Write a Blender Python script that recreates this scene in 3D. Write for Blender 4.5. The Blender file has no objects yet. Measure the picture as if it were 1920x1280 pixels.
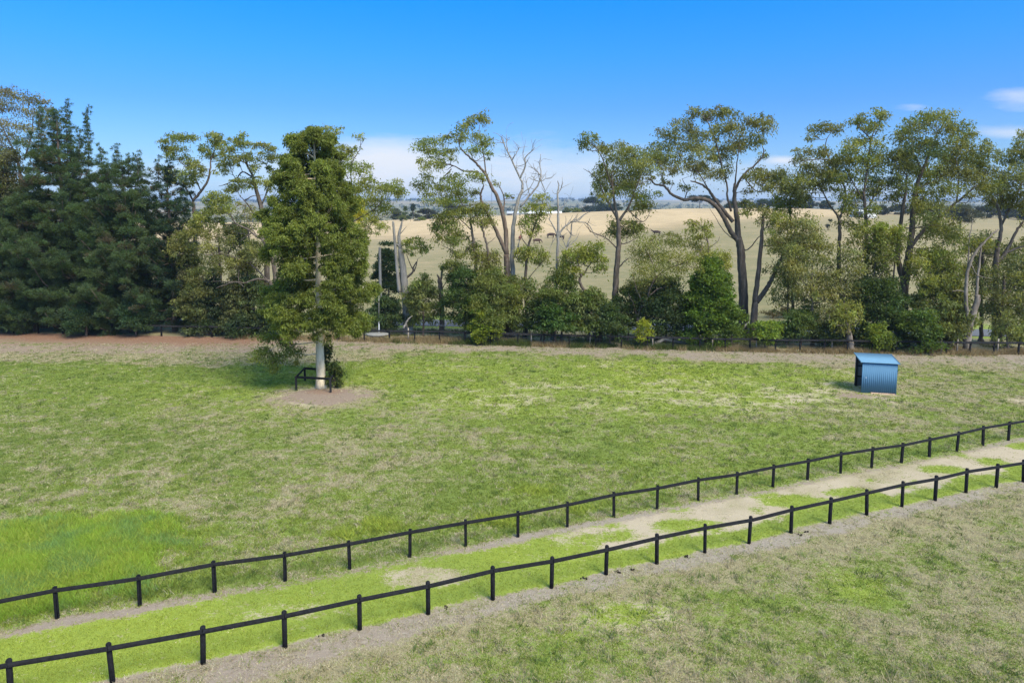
import bpy, bmesh, math
import numpy as np
from mathutils import Vector

# ------------------------------------------------------------------ basics
SC = bpy.context.scene
COL = SC.collection
R = math.radians
rng = np.random.default_rng(7)

# camera model (pixels of a 1920 x 1280 frame)
CAM_H, F_PX, PITCH, ROW0 = 13.0, 1280.0, R(6.0), 522.5
CP, SP = math.cos(PITCH), math.sin(PITCH)

def ray(x, y):
    a, b = (x - 960.0) / F_PX, -(y - ROW0) / F_PX
    return np.array([a, CP + b * SP, -SP + b * CP])
def at(x, y, Y):
    d = ray(x, y); t = Y / d[1]
    return np.array([d[0] * t, Y, CAM_H + d[2] * t])
def ground(x, y):
    d = ray(x, y); t = -CAM_H / d[2]
    return np.array([d[0] * t, d[1] * t, 0.0])
def project(p):
    v = np.array(p, float) - np.array([0, 0, CAM_H])
    depth = v[1] * CP - v[2] * SP; up = v[1] * SP + v[2] * CP
    return 960 + F_PX * v[0] / depth, ROW0 - F_PX * up / depth

def smooth(a, b, x):
    t = np.clip((np.asarray(x, float) - a) / (b - a), 0, 1)
    return t * t * (3 - 2 * t)

def vnoise(x, y, seed=0):
    x = np.asarray(x, float); y = np.asarray(y, float)
    xi = np.floor(x).astype(np.int64); yi = np.floor(y).astype(np.int64)
    xf = x - xi; yf = y - yi
    def h(i, j):
        n = (i * 374761393 + j * 668265263 + seed * 1442695041) & 0xFFFFFFFF
        n = ((n ^ (n >> 13)) * 1274126177) & 0xFFFFFFFF
        n = (n ^ (n >> 16)) & 0xFFFFFFFF
        return n / 4294967295.0
    u = xf * xf * (3 - 2 * xf); v = yf * yf * (3 - 2 * yf)
    return (h(xi, yi) * (1 - u) + h(xi + 1, yi) * u) * (1 - v) + (h(xi, yi + 1) * (1 - u) + h(xi + 1, yi + 1) * u) * v
def fbm(x, y, octs=4, seed=0, gain=.5):
    s = 0; a = 1; t = 0; f = 1
    for o in range(octs):
        s = s + a * vnoise(x * f + 17.3 * o, y * f - 9.1 * o, seed + o); t += a; a *= gain; f *= 2.03
    return s / t

def tag(o, label=None, cat=None, group=None, kind=None):
    if label: o['label'] = label
    if cat: o['category'] = cat
    if group: o['group'] = group
    if kind: o['kind'] = kind
    return o
def empty(name, loc, rz=0.0):
    o = bpy.data.objects.new(name, None); COL.objects.link(o)
    o.location = tuple(float(v) for v in loc); o.rotation_euler = (0, 0, rz); o.empty_display_size = .3
    return o
def link(o, parent=None):
    COL.objects.link(o)
    if parent is not None: o.parent = parent
    return o

# mesh from numpy: all faces with the same corner count, or a list of (faces, count)
def np_mesh(name, verts, faces, mat, col=None, smooth_shade=False, extra=None):
    me = bpy.data.meshes.new(name)
    verts = np.asarray(verts, np.float32)
    if not isinstance(faces, list): faces = [faces]
    faces = [np.asarray(f, np.int32) for f in faces if len(f)]
    nl = sum(f.size for f in faces); nf = sum(len(f) for f in faces)
    me.vertices.add(len(verts)); me.vertices.foreach_set('co', verts.ravel())
    me.loops.add(nl); me.loops.foreach_set('vertex_index', np.concatenate([f.ravel() for f in faces]))
    me.polygons.add(nf)
    cnt = np.concatenate([np.full(len(f), f.shape[1], np.int32) for f in faces])
    st = np.zeros(nf, np.int32); st[1:] = np.cumsum(cnt)[:-1]
    me.polygons.foreach_set('loop_start', st)
    if smooth_shade: me.polygons.foreach_set('use_smooth', np.ones(nf, bool))
    if col is not None:
        a = me.attributes.new('col', 'FLOAT_COLOR', 'FACE' if len(col) == nf and len(col) != len(verts) else 'POINT')
        c4 = np.ones((len(col), 4), np.float32); c4[:, :3] = col
        a.data.foreach_set('color', c4.ravel())
    for k, v in (extra or {}).items():
        a = me.attributes.new(k, 'FLOAT', 'POINT'); a.data.foreach_set('value', np.asarray(v, np.float32))
    me.update(calc_edges=True)
    if mat: me.materials.append(mat)
    return me

class MB:                                   # collects boxes, tubes and free faces into one mesh
    def __init__(s): s.v = []; s.f4 = []; s.f3 = []; s.n = 0
    def add(s, v, f4=None, f3=None):
        v = np.asarray(v, float)
        s.v.append(v)
        if f4 is not None and len(f4): s.f4.append(np.asarray(f4, int) + s.n)
        if f3 is not None and len(f3): s.f3.append(np.asarray(f3, int) + s.n)
        s.n += len(v)
    def box(s, c, size, axis=None, up=None):
        c = np.asarray(c, float); h = np.asarray(size, float) / 2
        ax = np.eye(3)
        if axis is not None:
            a = np.asarray(axis, float); a = a / np.linalg.norm(a)
            u = np.array([0, 0, 1.0]) if up is None else np.asarray(up, float)
            b = np.cross(u, a); b /= np.linalg.norm(b); cc = np.cross(a, b); ax = np.array([a, b, cc])
        # chamfered box: 24 vertices (three per corner)
        bev = min(.012, h.min() * .3)
        vs = []; idx = {}
        for i in (-1, 1):
            for j in (-1, 1):
                for k in (-1, 1):
                    sg = np.array([i, j, k])
                    for d in range(3):
                        p = sg * (h - bev); p[d] = sg[d] * h[d]
                        idx[(i, j, k, d)] = len(vs); vs.append(c + p @ ax)
        q = []; t = []
        for d in range(3):
            e, g = [x for x in range(3) if x != d]
            for sg in (-1, 1):
                ring = []
                for (a1, b1) in ((-1, -1), (1, -1), (1, 1), (-1, 1)):
                    key = [0, 0, 0]; key[d] = sg; key[e] = a1; key[g] = b1
                    ring.append(idx[(key[0], key[1], key[2], d)])
                q.append(ring)
        for d in range(3):
            e, g = [x for x in range(3) if x != d]
            for a1 in (-1, 1):
                for b1 in (-1, 1):
                    r = []
                    for (sg, dd) in ((-1, e), (1, e), (1, g), (-1, g)):
                        key = [0, 0, 0]; key[d] = sg; key[e] = a1; key[g] = b1
                        r.append(idx[(key[0], key[1], key[2], dd)])
                    q.append(r)
        for i in (-1, 1):
            for j in (-1, 1):
                for k in (-1, 1): t.append([idx[(i, j, k, d)] for d in range(3)])
        s.add(vs, q, t)
    def tube(s, pts, rad, sides=7, wob=0.0, cap=True):
        P = np.asarray(pts, float); n = len(P); rad = np.broadcast_to(np.asarray(rad, float), (n,)).copy()
        T = np.gradient(P, axis=0); T /= np.linalg.norm(T, axis=1)[:, None] + 1e-9
        ref = np.array([1.0, 0, 0]) if abs(T[0, 0]) < .8 else np.array([0, 1.0, 0])
        vs = []; ang = np.linspace(0, 2 * math.pi, sides, endpoint=False)
        for i in range(n):
            ref = ref - T[i] * ref.dot(T[i]); ref /= np.linalg.norm(ref) + 1e-9
            b = np.cross(T[i], ref)
            rr = rad[i] * (1 + (wob * rng.uniform(-1, 1, sides) if wob else 0))
            vs.append(P[i] + np.outer(np.cos(ang) * rr, ref) + np.outer(np.sin(ang) * rr, b))
        V = np.concatenate(vs)
        i = np.arange(n - 1)[:, None] * sides; j = np.arange(sides)[None, :]; j2 = (j + 1) % sides
        q = np.stack([i + j, i + j2, i + sides + j2, i + sides + j], -1).reshape(-1, 4)
        t3 = []
        if cap:
            V = np.vstack([V, P[-1:], P[:1]]); a = (n - 1) * sides
            t3 = [[a + k, a + (k + 1) % sides, n * sides] for k in range(sides)] + [[(k + 1) % sides, k, n * sides + 1] for k in range(sides)]
        s.add(V, q, t3)
    def mesh(s, name, mat, smooth_shade=False):
        V = np.concatenate(s.v) if s.v else np.zeros((0, 3))
        fs = []
        if s.f4: fs.append(np.concatenate(s.f4))
        if s.f3: fs.append(np.concatenate(s.f3))
        return np_mesh(name, V, fs, mat, smooth_shade=smooth_shade)
    def build(s, name, mat, parent=None, smooth_shade=False):
        return link(bpy.data.objects.new(name, s.mesh(name, mat, smooth_shade)), parent)

# ------------------------------------------------------------------ materials
def new_mat(name):
    m = bpy.data.materials.new(name); m.use_nodes = True
    nt = m.node_tree; nt.nodes.clear()
    out = nt.nodes.new('ShaderNodeOutputMaterial')
    return m, nt, out
def N(nt, typ, **kw):
    n = nt.nodes.new(typ)
    for k, v in kw.items():
        if k.startswith('i_'): n.inputs[int(k[2:])].default_value = v
        else: setattr(n, k, v)
    return n
def ramp(nt, fac, stops):
    r = nt.nodes.new('ShaderNodeValToRGB'); e = r.color_ramp.elements
    while len(e) < len(stops): e.new(.5)
    for el, (p, c) in zip(e, stops): el.position = p; el.color = (*c, 1)
    nt.links.new(fac, r.inputs[0]); return r.outputs[0]
def noise(nt, vec, scale, detail=4, rough=.55):
    n = N(nt, 'ShaderNodeTexNoise'); n.inputs['Scale'].default_value = scale
    n.inputs['Detail'].default_value = detail; n.inputs['Roughness'].default_value = rough
    if vec is not None: nt.links.new(vec, n.inputs['Vector'])
    return n.outputs['Fac']
def mapping(nt, vec, scale):
    m = N(nt, 'ShaderNodeMapping'); m.inputs['Scale'].default_value = scale; nt.links.new(vec, m.inputs['Vector'])
    return m.outputs[0]
def mixc(nt, fac, a, b, mode='MIX'):
    m = N(nt, 'ShaderNodeMix', data_type='RGBA', blend_type=mode)
    for s, v in ((0, fac), (6, a), (7, b)):
        if hasattr(v, 'default_value') or hasattr(v, 'is_linked'): nt.links.new(v, m.inputs[s])
        elif s == 0: m.inputs[0].default_value = v
        else: m.inputs[s].default_value = (*v, 1)
    return m.outputs[2]
def math_n(nt, op, a, b=None, clamp=False):
    m = N(nt, 'ShaderNodeMath', operation=op, use_clamp=clamp)
    for s, v in ((0, a), (1, b)):
        if v is None: continue
        if hasattr(v, 'is_linked'): nt.links.new(v, m.inputs[s])
        else: m.inputs[s].default_value = v
    return m.outputs[0]
def principled(nt, out, col, rough=.7, spec=.3, bump=None, bump_s=.3, bump_d=.02, metal=0.0):
    p = N(nt, 'ShaderNodeBsdfPrincipled')
    if hasattr(col, 'is_linked'): nt.links.new(col, p.inputs['Base Color'])
    else: p.inputs['Base Color'].default_value = (*col, 1)
    if hasattr(rough, 'is_linked'): nt.links.new(rough, p.inputs['Roughness'])
    else: p.inputs['Roughness'].default_value = rough
    p.inputs['Specular IOR Level'].default_value = spec; p.inputs['Metallic'].default_value = metal
    if bump is not None:
        b = N(nt, 'ShaderNodeBump'); b.inputs['Strength'].default_value = bump_s; b.inputs['Distance'].default_value = bump_d
        nt.links.new(bump, b.inputs['Height']); nt.links.new(b.outputs[0], p.inputs['Normal'])
    nt.links.new(p.outputs[0], out.inputs['Surface']); return p

def leaf_mat():
    m, nt, out = new_mat('leaf')
    a = N(nt, 'ShaderNodeAttribute', attribute_name='col')
    p = principled(nt, out, a.outputs['Color'], .55, .25)
    t = N(nt, 'ShaderNodeBsdfTranslucent')
    tc = mixc(nt, 1.0, a.outputs['Color'], (1.6, 1.5, .55), 'MULTIPLY'); nt.links.new(tc, t.inputs['Color'])
    mx = N(nt, 'ShaderNodeMixShader'); mx.inputs[0].default_value = .42
    nt.links.new(p.outputs[0], mx.inputs[1]); nt.links.new(t.outputs[0], mx.inputs[2]); nt.links.new(mx.outputs[0], out.inputs['Surface'])
    return m
def blade_mat():
    m, nt, out = new_mat('grass_blade')
    a = N(nt, 'ShaderNodeAttribute', attribute_name='col')
    p = principled(nt, out, a.outputs['Color'], .6, .2)
    t = N(nt, 'ShaderNodeBsdfTranslucent'); nt.links.new(a.outputs['Color'], t.inputs['Color'])
    mx = N(nt, 'ShaderNodeMixShader'); mx.inputs[0].default_value = .35
    nt.links.new(p.outputs[0], mx.inputs[1]); nt.links.new(t.outputs[0], mx.inputs[2]); nt.links.new(mx.outputs[0], out.inputs['Surface'])
    return m
def bark_mat(name, c0, c1, c2, sc=2.2, stretch=.18):
    m, nt, out = new_mat(name)
    tc = N(nt, 'ShaderNodeNewGeometry').outputs['Position']
    v = mapping(nt, tc, (1, 1, stretch))
    f = noise(nt, v, sc * 2.2, 6, .65); g = noise(nt, tc, .7, 3)
    c = ramp(nt, f, [(.3, c0), (.52, c1), (.72, c2)])
    c = mixc(nt, math_n(nt, 'MULTIPLY', g, .5), c, tuple(x * 1.25 for x in c1))
    principled(nt, out, c, .85, .15, bump=f, bump_s=.9, bump_d=.05)
    return m
LEAF = leaf_mat(); BLADE = blade_mat()
BARK_DARK = bark_mat('dark_bark', (.038, .029, .023), (.11, .086, .068), (.25, .205, .165))
BARK_GREY = bark_mat('dead_grey_wood', (.10, .088, .075), (.26, .235, .205), (.42, .39, .345))
BARK_BROWN = bark_mat('brown_bark', (.045, .032, .025), (.13, .095, .072), (.27, .21, .165))
BARK_MOTTLED = bark_mat('mottled_bark', (.07, .052, .04), (.19, .155, .125), (.34, .30, .255), 1.4, .3)
BARK_PALE = bark_mat('cream_bark', (.20, .135, .085), (.62, .52, .36), (.74, .65, .48), 1.1, .35)
def pole_mat():
    m, nt, out = new_mat('weathered_pole')
    tc = N(nt, 'ShaderNodeNewGeometry').outputs['Position']
    f = noise(nt, mapping(nt, tc, (4, 4, .4)), 3, 5)
    principled(nt, out, ramp(nt, f, [(.3, (.16, .15, .135)), (.7, (.34, .32, .29))]), .85, .15); return m
POLE = pole_mat()
def simple(name, col, rough=.6, spec=.3, var=.25, sc=3.0, metal=0.0):
    m, nt, out = new_mat(name)
    tc = N(nt, 'ShaderNodeNewGeometry').outputs['Position']
    f = noise(nt, tc, sc, 5, .6)
    lo = tuple(c * (1 - var) for c in col); hi = tuple(min(1, c * (1 + var)) for c in col)
    principled(nt, out, ramp(nt, f, [(.3, lo), (.7, hi)]), rough, spec, bump=f, bump_s=.15, bump_d=.01, metal=metal); return m
FENCE = simple('black_fence_paint', (.012, .012, .014), .8, .15, .5, 9)
STAKE = simple('bleached_stake', (.34, .29, .235), .9, .1, .35, 12)
WIRE = simple('fence_wire', (.16, .15, .14), .5, .5, .1)
# ------------------------------------------------------------------ fence lines (ground points of the posts)
NEAR_PX = [(-130, 1346), (21.5, 1314), (212, 1278), (380.5, 1243.7), (534.2, 1212.6), (674.4, 1179.6), (802.9, 1150.9), (924, 1124.4), (1034, 1101.5),
           (1136, 1075.9), (1231.5, 1055.6), (1321.6, 1034.6), (1404, 1017.5), (1482.8, 998.7), (1555.4, 980.8), (1625.3, 965.6),
           (1691, 949.9), (1753, 937.8), (1811, 923.5), (1867.6, 914.5), (1919, 903.3), (1967, 893.5)]
LANE_PX = [(-240, 1233), (-60, 1195), (107.5, 1158.2), (262.4, 1135.4), (403, 1110), (534.9, 1088.9), (656, 1066), (768.4, 1043.7), (873.3, 1023.4),
           (971.1, 1005.3), (1063.8, 986.6), (1151, 968.3), (1232, 953.5), (1309, 937.8), (1381, 926.2), (1449, 913), (1513.7, 899.3),
           (1576, 886.9), (1633.8, 877), (1689.8, 867), (1742.6, 856.3), (1793.7, 846.3), (1843, 834.8), (1890.4, 824.9), (1935, 816)]
FAR_PX = [(-70, 622), (-22, 623), (26, 624), (72, 625), (118, 626), (164, 627), (211, 628), (257, 629), (303, 630), (352, 631), (398, 632), (446, 633.2), (494, 634.5),
          (541, 635.6), (588, 637), (635, 638.2), (683, 639.4), (730.8, 640.6), (778, 641.5), (824, 642.5), (872, 644), (920, 645.6), (971, 647.3), (1020, 648.8),
          (1067, 650), (1116.8, 651), (1165, 652.3), (1213.5, 653.7), (1261.6, 654.8), (1311.5, 655.8), (1359, 656.8), (1406, 657.8),
          (1453.7, 658.8), (1499.6, 659.8), (1546, 660.6), (1589, 661.2), (1634, 661.9), (1680, 662.5), (1727, 663), (1773.5, 663.5),
          (1818, 664), (1863, 664.4), (1908.6, 665), (1955, 665.6)]
NEAR_G = np.array([ground(*p) for p in NEAR_PX]); LANE_G = np.array([ground(*p) for p in LANE_PX]); FAR_G = np.array([ground(*p) for p in FAR_PX])
def extend(G, n0, n1):                       # the fences run on beyond the frame
    d0 = (G[0] - G[4]) / 4; d1 = (G[-1] - G[-5]) / 4
    return np.vstack([[G[0] + d0 * k for k in range(n0, 0, -1)], G, [G[-1] + d1 * k for k in range(1, n1 + 1)]])
NEAR_G = extend(NEAR_G, 3, 8); LANE_G = extend(LANE_G, 3, 7); FAR_G = extend(FAR_G, 2, 8)
def line_y(G, X):
    X = np.asarray(X, float); y = np.interp(X, G[:, 0], G[:, 1])
    s0 = (G[3, 1] - G[0, 1]) / (G[3, 0] - G[0, 0]); s1 = (G[-1, 1] - G[-5, 1]) / (G[-1, 0] - G[-5, 0])
    y = np.where(X < G[0, 0], G[0, 1] + (X - G[0, 0]) * s0, y)
    return np.where(X > G[-1, 0], G[-1, 1] + (X - G[-1, 0]) * s1, y)
def far_y(X): return line_y(FAR_G, X)
# the road runs parallel to the far fence
ROAD_A, ROAD_B = 8.2, 12.4
def road_line(X): return 66.0 - .106 * (np.asarray(X, float) + 11.9)     # straight line close to the fence

# ------------------------------------------------------------------ terrain
def terrain(X, Y):
    X = np.asarray(X, float); Y = np.asarray(Y, float)
    b = X / np.maximum(Y, 60.0)
    bb = [-1.2, -.6, -.32, -.2, -.08, .03, .13, .25, .42, .54, .73, 1.2]
    zc = np.interp(b, bb, [3, 3, 4, 4.8, 6.5, 8.8, 10.4, 12.2, 12.2, 10.2, 7.6, 6])
    t = smooth(84, 392, Y)
    z = zc * t
    z = z + 1.2 * (fbm(X / 60, Y / 60, 3, 31) - .5) * smooth(100, 200, Y) * (1 - smooth(340, 380, Y) * .7)
    z = z - (zc + 9) * smooth(395, 760, Y)
    far = 63 * smooth(900, 4600, Y) * (.72 + .4 * fbm(b * 4 + 3, Y / 2600, 3, 5)) + 8 * smooth(700, 1100, Y) * fbm(X / 420, Y / 420, 3, 9)
    z = z + far
    w = .06 * (fbm(X / 3.1, Y / 3.1, 3, 77) - .5) * (1 - smooth(60, 64, Y)) * smooth(0, 6, Y)
    return z + np.where(Y < 66, w, 0)
def ray_terrain(x, y, y0=60.0, y1=4000.0):
    d = ray(x, y); Y = np.concatenate([np.arange(y0, 500, .5), np.geomspace(500, y1, 600)])
    t = Y / d[1]; z = CAM_H + d[2] * t
    hit = np.nonzero(z <= terrain(d[0] * t, Y))[0]
    k = hit[0] if len(hit) else len(Y) - 1
    return np.array([d[0] * t[k], Y[k], float(terrain(d[0] * t[k], Y[k]))])

# ------------------------------------------------------------------ ground cover masks in plan
def ell(X, Y, cx, cy, rx, ry, ang=0.0, soft=.35):
    c, s = math.cos(ang), math.sin(ang); dx, dy = X - cx, Y - cy
    r = np.hypot((dx * c + dy * s) / rx, (-dx * s + dy * c) / ry)
    return 1 - smooth(1 - soft, 1 + soft, r)
def px_ell(X, Y, px, py, rx, ry, soft=.35, ang=0.0):
    g = ground(px, py); return ell(X, Y, g[0], g[1], rx, ry, ang, soft)

def cover(X, Y):
    """dry straw share, bare soil share, lushness (0 olive .. 1 bright yellow green), soil warmth, tuft height"""
    yn, yl, yf = line_y(NEAR_G, X), line_y(LANE_G, X), far_y(X)
    cN = .93
    dn, dl, df = (Y - yn) * cN, (Y - yl) * cN, (yf - Y)
    n1 = fbm(X / 1.1, Y / 1.1, 4, 3); n2 = fbm(X / 4.5, Y / 4.5, 4, 11); n3 = fbm(X / 13, Y / 13, 3, 23); ns = fbm(X / 2.6 + Y * .12, Y / .9, 4, 41)
    # main paddock
    dry = .35 + .26 * (n2 - .5) + .18 * (n3 - .5) + .62 * (ns - .5) + .75 * (n1 - .5)
    dry += .10 * px_ell(X, Y, 700, 890, 9, 6, .8) + .05 * px_ell(X, Y, 220, 780, 9, 6, .8) + .12 * px_ell(X, Y, 560, 800, 8, 5, .8)
    dry += .06 * px_ell(X, Y, 1150, 760, 12, 5, .8) + .14 * px_ell(X, Y, 1720, 760, 12, 6, .8) + .16 * px_ell(X, Y, 1850, 710, 12, 6, .8) + .12 * px_ell(X, Y, 430, 930, 3, 2)
    dry -= .14 * px_ell(X, Y, 850, 695, 16, 5, .7) + .20 * px_ell(X, Y, 300, 715, 14, 6, .7) + .08 * px_ell(X, Y, 1100, 850, 9, 6, .7) + .16 * px_ell(X, Y, 1000, 930, 5, 2, .7)
    dry -= .10 * px_ell(X, Y, 1350, 700, 10, 4, .7) + .06 * px_ell(X, Y, 1000, 790, 10, 4, .7)
    lush = .40 + .3 * (n3 - .5) + .4 * (n2 - .5) + .4 * (n1 - .5) + .15 * smooth(0, 14, X)
    lush += .35 * px_ell(X, Y, 1000, 720, 26, 8) - .1 * px_ell(X, Y, 100, 860, 10, 6)
    height = np.full(np.shape(X), .055) + .05 * n2
    # old tyre track
    tg = [ground(380, 985), ground(560, 935), ground(700, 880), ground(830, 845)]
    tx = [g[0] for g in tg]; ty = [g[1] for g in tg]
    trk = np.exp(-((Y - np.interp(X, tx, ty)) / .45) ** 2) * smooth(tx[0] - 1, tx[0] + 1, X) * (1 - smooth(tx[-1] - 2, tx[-1] + 1, X))
    dry += .28 * trk
    # lush long grass, lower left, and small tufts along the lane fence
    wob = 1.6 * (n1 - .5) + 1.1 * (n2 - .5)
    g = ground(70, 1045); r = np.hypot((X - g[0]) / 5.4, (Y - g[1] + .8) / 4.2) + wob * .55
    L = 1 - smooth(.62, 1.25, r)
    for (px, py, rx, ry) in ((715, 985, 1.25, .75), (935, 976, 1.3, .6), (1085, 955, .9, .6), (1000, 920, 1.2, .8), (300, 1000, 1.1, .7), (645, 1002, .7, .4)):
        g = ground(px, py); r = np.hypot((X - g[0]) / rx, (Y - g[1]) / ry) + wob * .5
        L = np.maximum(L, .8 * (1 - smooth(.3, 1.35, r + .5 * (n1 - .5))))
    side = smooth(.1, .9, dl)
    L = L * side
    dry = dry * (1 - L) + (-.35) * L; lush = lush + L * .75; height = height + .17 * L
    bare = np.zeros(np.shape(X)); warm = np.full(np.shape(X), .45)
    # soil circle round the paddock tree
    g = ground(603, 742); r = np.hypot((X - g[0] - .1) / 3.3, (Y - g[1] + .2) / 2.3) + (n1 - .5) * .9 + (ns - .5) * .4
    c = 1 - smooth(.55, 1.3, r); bare = np.maximum(bare, c * .98); dry = np.maximum(dry, .85 * (1 - smooth(.9, 1.6, r)) + dry * smooth(.9, 1.6, r))
    warm = warm + .25 * (1 - smooth(.2, .5, np.hypot((X - g[0]) / 4, (Y - g[1] - 1.2) / 2.2)))
    # worn strip along the far fence
    w = np.interp(X, [-60, -36, -22, -13, -6, 3, 14, 24, 40, 60], [13, 12.5, 11.5, 8.0, 3.4, 3.2, 4.0, 5.2, 5.2, 4.6]) + 5.0 * (n2 - .5) + 3.2 * (n1 - .5)
    bw = np.interp(X, [-60, -36, -20, -6, 3, 14, 30, 60], [9.5, 9, 6, 3.6, 3.6, 4.0, 4.6, 4.5]) + 3.0 * (n2 - .5) + 1.5 * (ns - .5)
    s = 1 - smooth(w - 1.3, w + 1.3, df); bb = 1 - smooth(bw - 1.6, bw + 1.4, df)
    dry = dry * (1 - s) + (.74 + .7 * (n1 - .5) + .5 * (n2 - .5)) * s; bare = np.maximum(bare, bb * (.24 + .8 * n1 + .45 * (ns - .5)) * (df > -1.2))
    lush = lush - .25 * s
    pine = smooth(-20, -27, X) * (1 - smooth(2.0, 6.5, df + 3 * (n2 - .5)))
    warm = warm + .55 * pine - .2 * s * smooth(-14, -4, X); bare = np.maximum(bare, pine * .95)
    bare = np.maximum(bare, .75 * px_ell(X, Y, 1601, 742, 1.5, 1.1, .8)); bare = np.maximum(bare, .35 * px_ell(X, Y, 1645, 744, 3.2, 1.2, .8))
    # lane between the two near fences
    lane = smooth(-.15, .25, dn) * (1 - smooth(-.5, .05, dl))
    straw = smooth(-1.0, 5.5, X + 3 * (n2 - .5)) * smooth(.8, 1.7, dn + 1.4 * (n1 - .5)) * (1 - .75 * smooth(.54, .70, fbm(X / 2.2, Y / 1.3, 3, 91)))
    straw = np.maximum(straw, .8 * px_ell(X, Y, 800, 1082, 1.6, .7)); straw = np.maximum(straw, .35 * px_ell(X, Y, 540, 1145, 2.4, .5))
    for (px, py, rx, ry) in ((1480, 938, 1.5, .6), (1770, 880, 1.3, .6), (1895, 832, 1.4, .5), (1420, 925, 1, .4), (1290, 985, 1.6, .6)):
        straw = straw * (1 - .85 * px_ell(X, Y, px, py, rx, ry))
    dlane = .02 + .25 * (n1 - .5) + .3 * (n2 - .5) + straw * 1.05
    dry = dry * (1 - lane) + dlane * lane; lush = lush * (1 - lane) + (.85 + .5 * (n2 - .5) + .3 * (n1 - .5)) * lane
    bare = bare * (1 - lane) + lane * np.clip(straw - .55, 0, 1) * .35; warm = warm * (1 - lane) + .55 * lane
    height = height * (1 - lane) + .035 * lane
    # trampled strips at the feet of the two fences
    e = (n1 - .5) * .9 + (ns - .5) * .5
    b1 = np.exp(-((dl + .22 + .35 * e) / .34) ** 2); b1 = b1 * (.25 + 1.1 * n2)
    wn = np.interp(X, [-16, -6, 2, 24], [1.15, .8, .55, .5])
    b2 = (1 - smooth(.05, .3, dn + .4 * e)) * smooth(-2.1 * wn, -.9 * wn, dn + .5 * e)
    bare = np.maximum(bare, np.clip(np.maximum(b1, b2 * (.35 + .8 * n1)) * .82, 0, 1)); dry = np.maximum(dry, .85 * np.maximum(b1, b2)); 
    greyer = np.maximum(b1, b2); warm = warm * (1 - greyer) + (.08 + .22 * smooth(4, -8, X)) * greyer
    # near paddock
    near = 1 - smooth(-.9, -.3, dn)
    dnr = .61 + .40 * (n2 - .5) + .25 * (n3 - .5) + .45 * (n1 - .5) + .3 * (ns - .5)
    for (px, py, rx, ry, k) in ((1090, 1215, 2.0, 1.0, .5), (1180, 1150, 1.4, .8, .45), (1610, 1100, 1.2, 1.1, .5), (1450, 1190, 2.2, 1.3, .3), (1370, 1130, 1.8, .8, .28), (970, 1260, 1.4, .6, .3), (1800, 1060, 1.4, .8, .2)):
        dnr = dnr - .8 * k * px_ell(X, Y, px, py, rx, ry, .85)
    dnr = dnr + .25 * smooth(-2.6, -.8, dn)
    lnr = .42 + .5 * (n2 - .5)
    for (px, py, rx, ry, k) in ((1180, 1150, 1.5, .8, .6), (1610, 1100, 1.2, 1.1, .6), (1040, 1170, 1, .8, .3)):
        lnr = lnr + .7 * k * px_ell(X, Y, px, py, rx, ry, .8)
    dry = dry * (1 - near) + dnr * near; lush = lush * (1 - near) + lnr * near
    bare = np.where(near > .5, np.maximum(bare * (dn > -3), .25 * smooth(.6, .8, n2) * .6), bare); height = height * (1 - near) + .05 * near
    # verge between fence and road, road edge, and beyond
    vg = smooth(-.2, .4, -df)
    dry = dry * (1 - vg) + (.78 + .7 * (n2 - .5)) * vg; lush = lush * (1 - vg) + .4 * vg; bare = bare * (1 - vg) + (.3 + .5 * (n1 - .5)) * vg; warm = warm * (1 - vg) + .5 * vg
    rd = Y - road_line(X)
    gr = smooth(6.6, 7.4, rd) * (1 - smooth(15, 17, rd))
    dry = dry * (1 - gr) + (.25 + .5 * (n1 - .5)) * gr; bare = bare * (1 - gr); lush = lush * (1 - gr) + .6 * gr
    return np.clip(dry, -.4, 1.3), np.clip(bare, 0, 1), np.clip(lush, 0, 1.2), np.clip(warm, 0, 1), height

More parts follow.
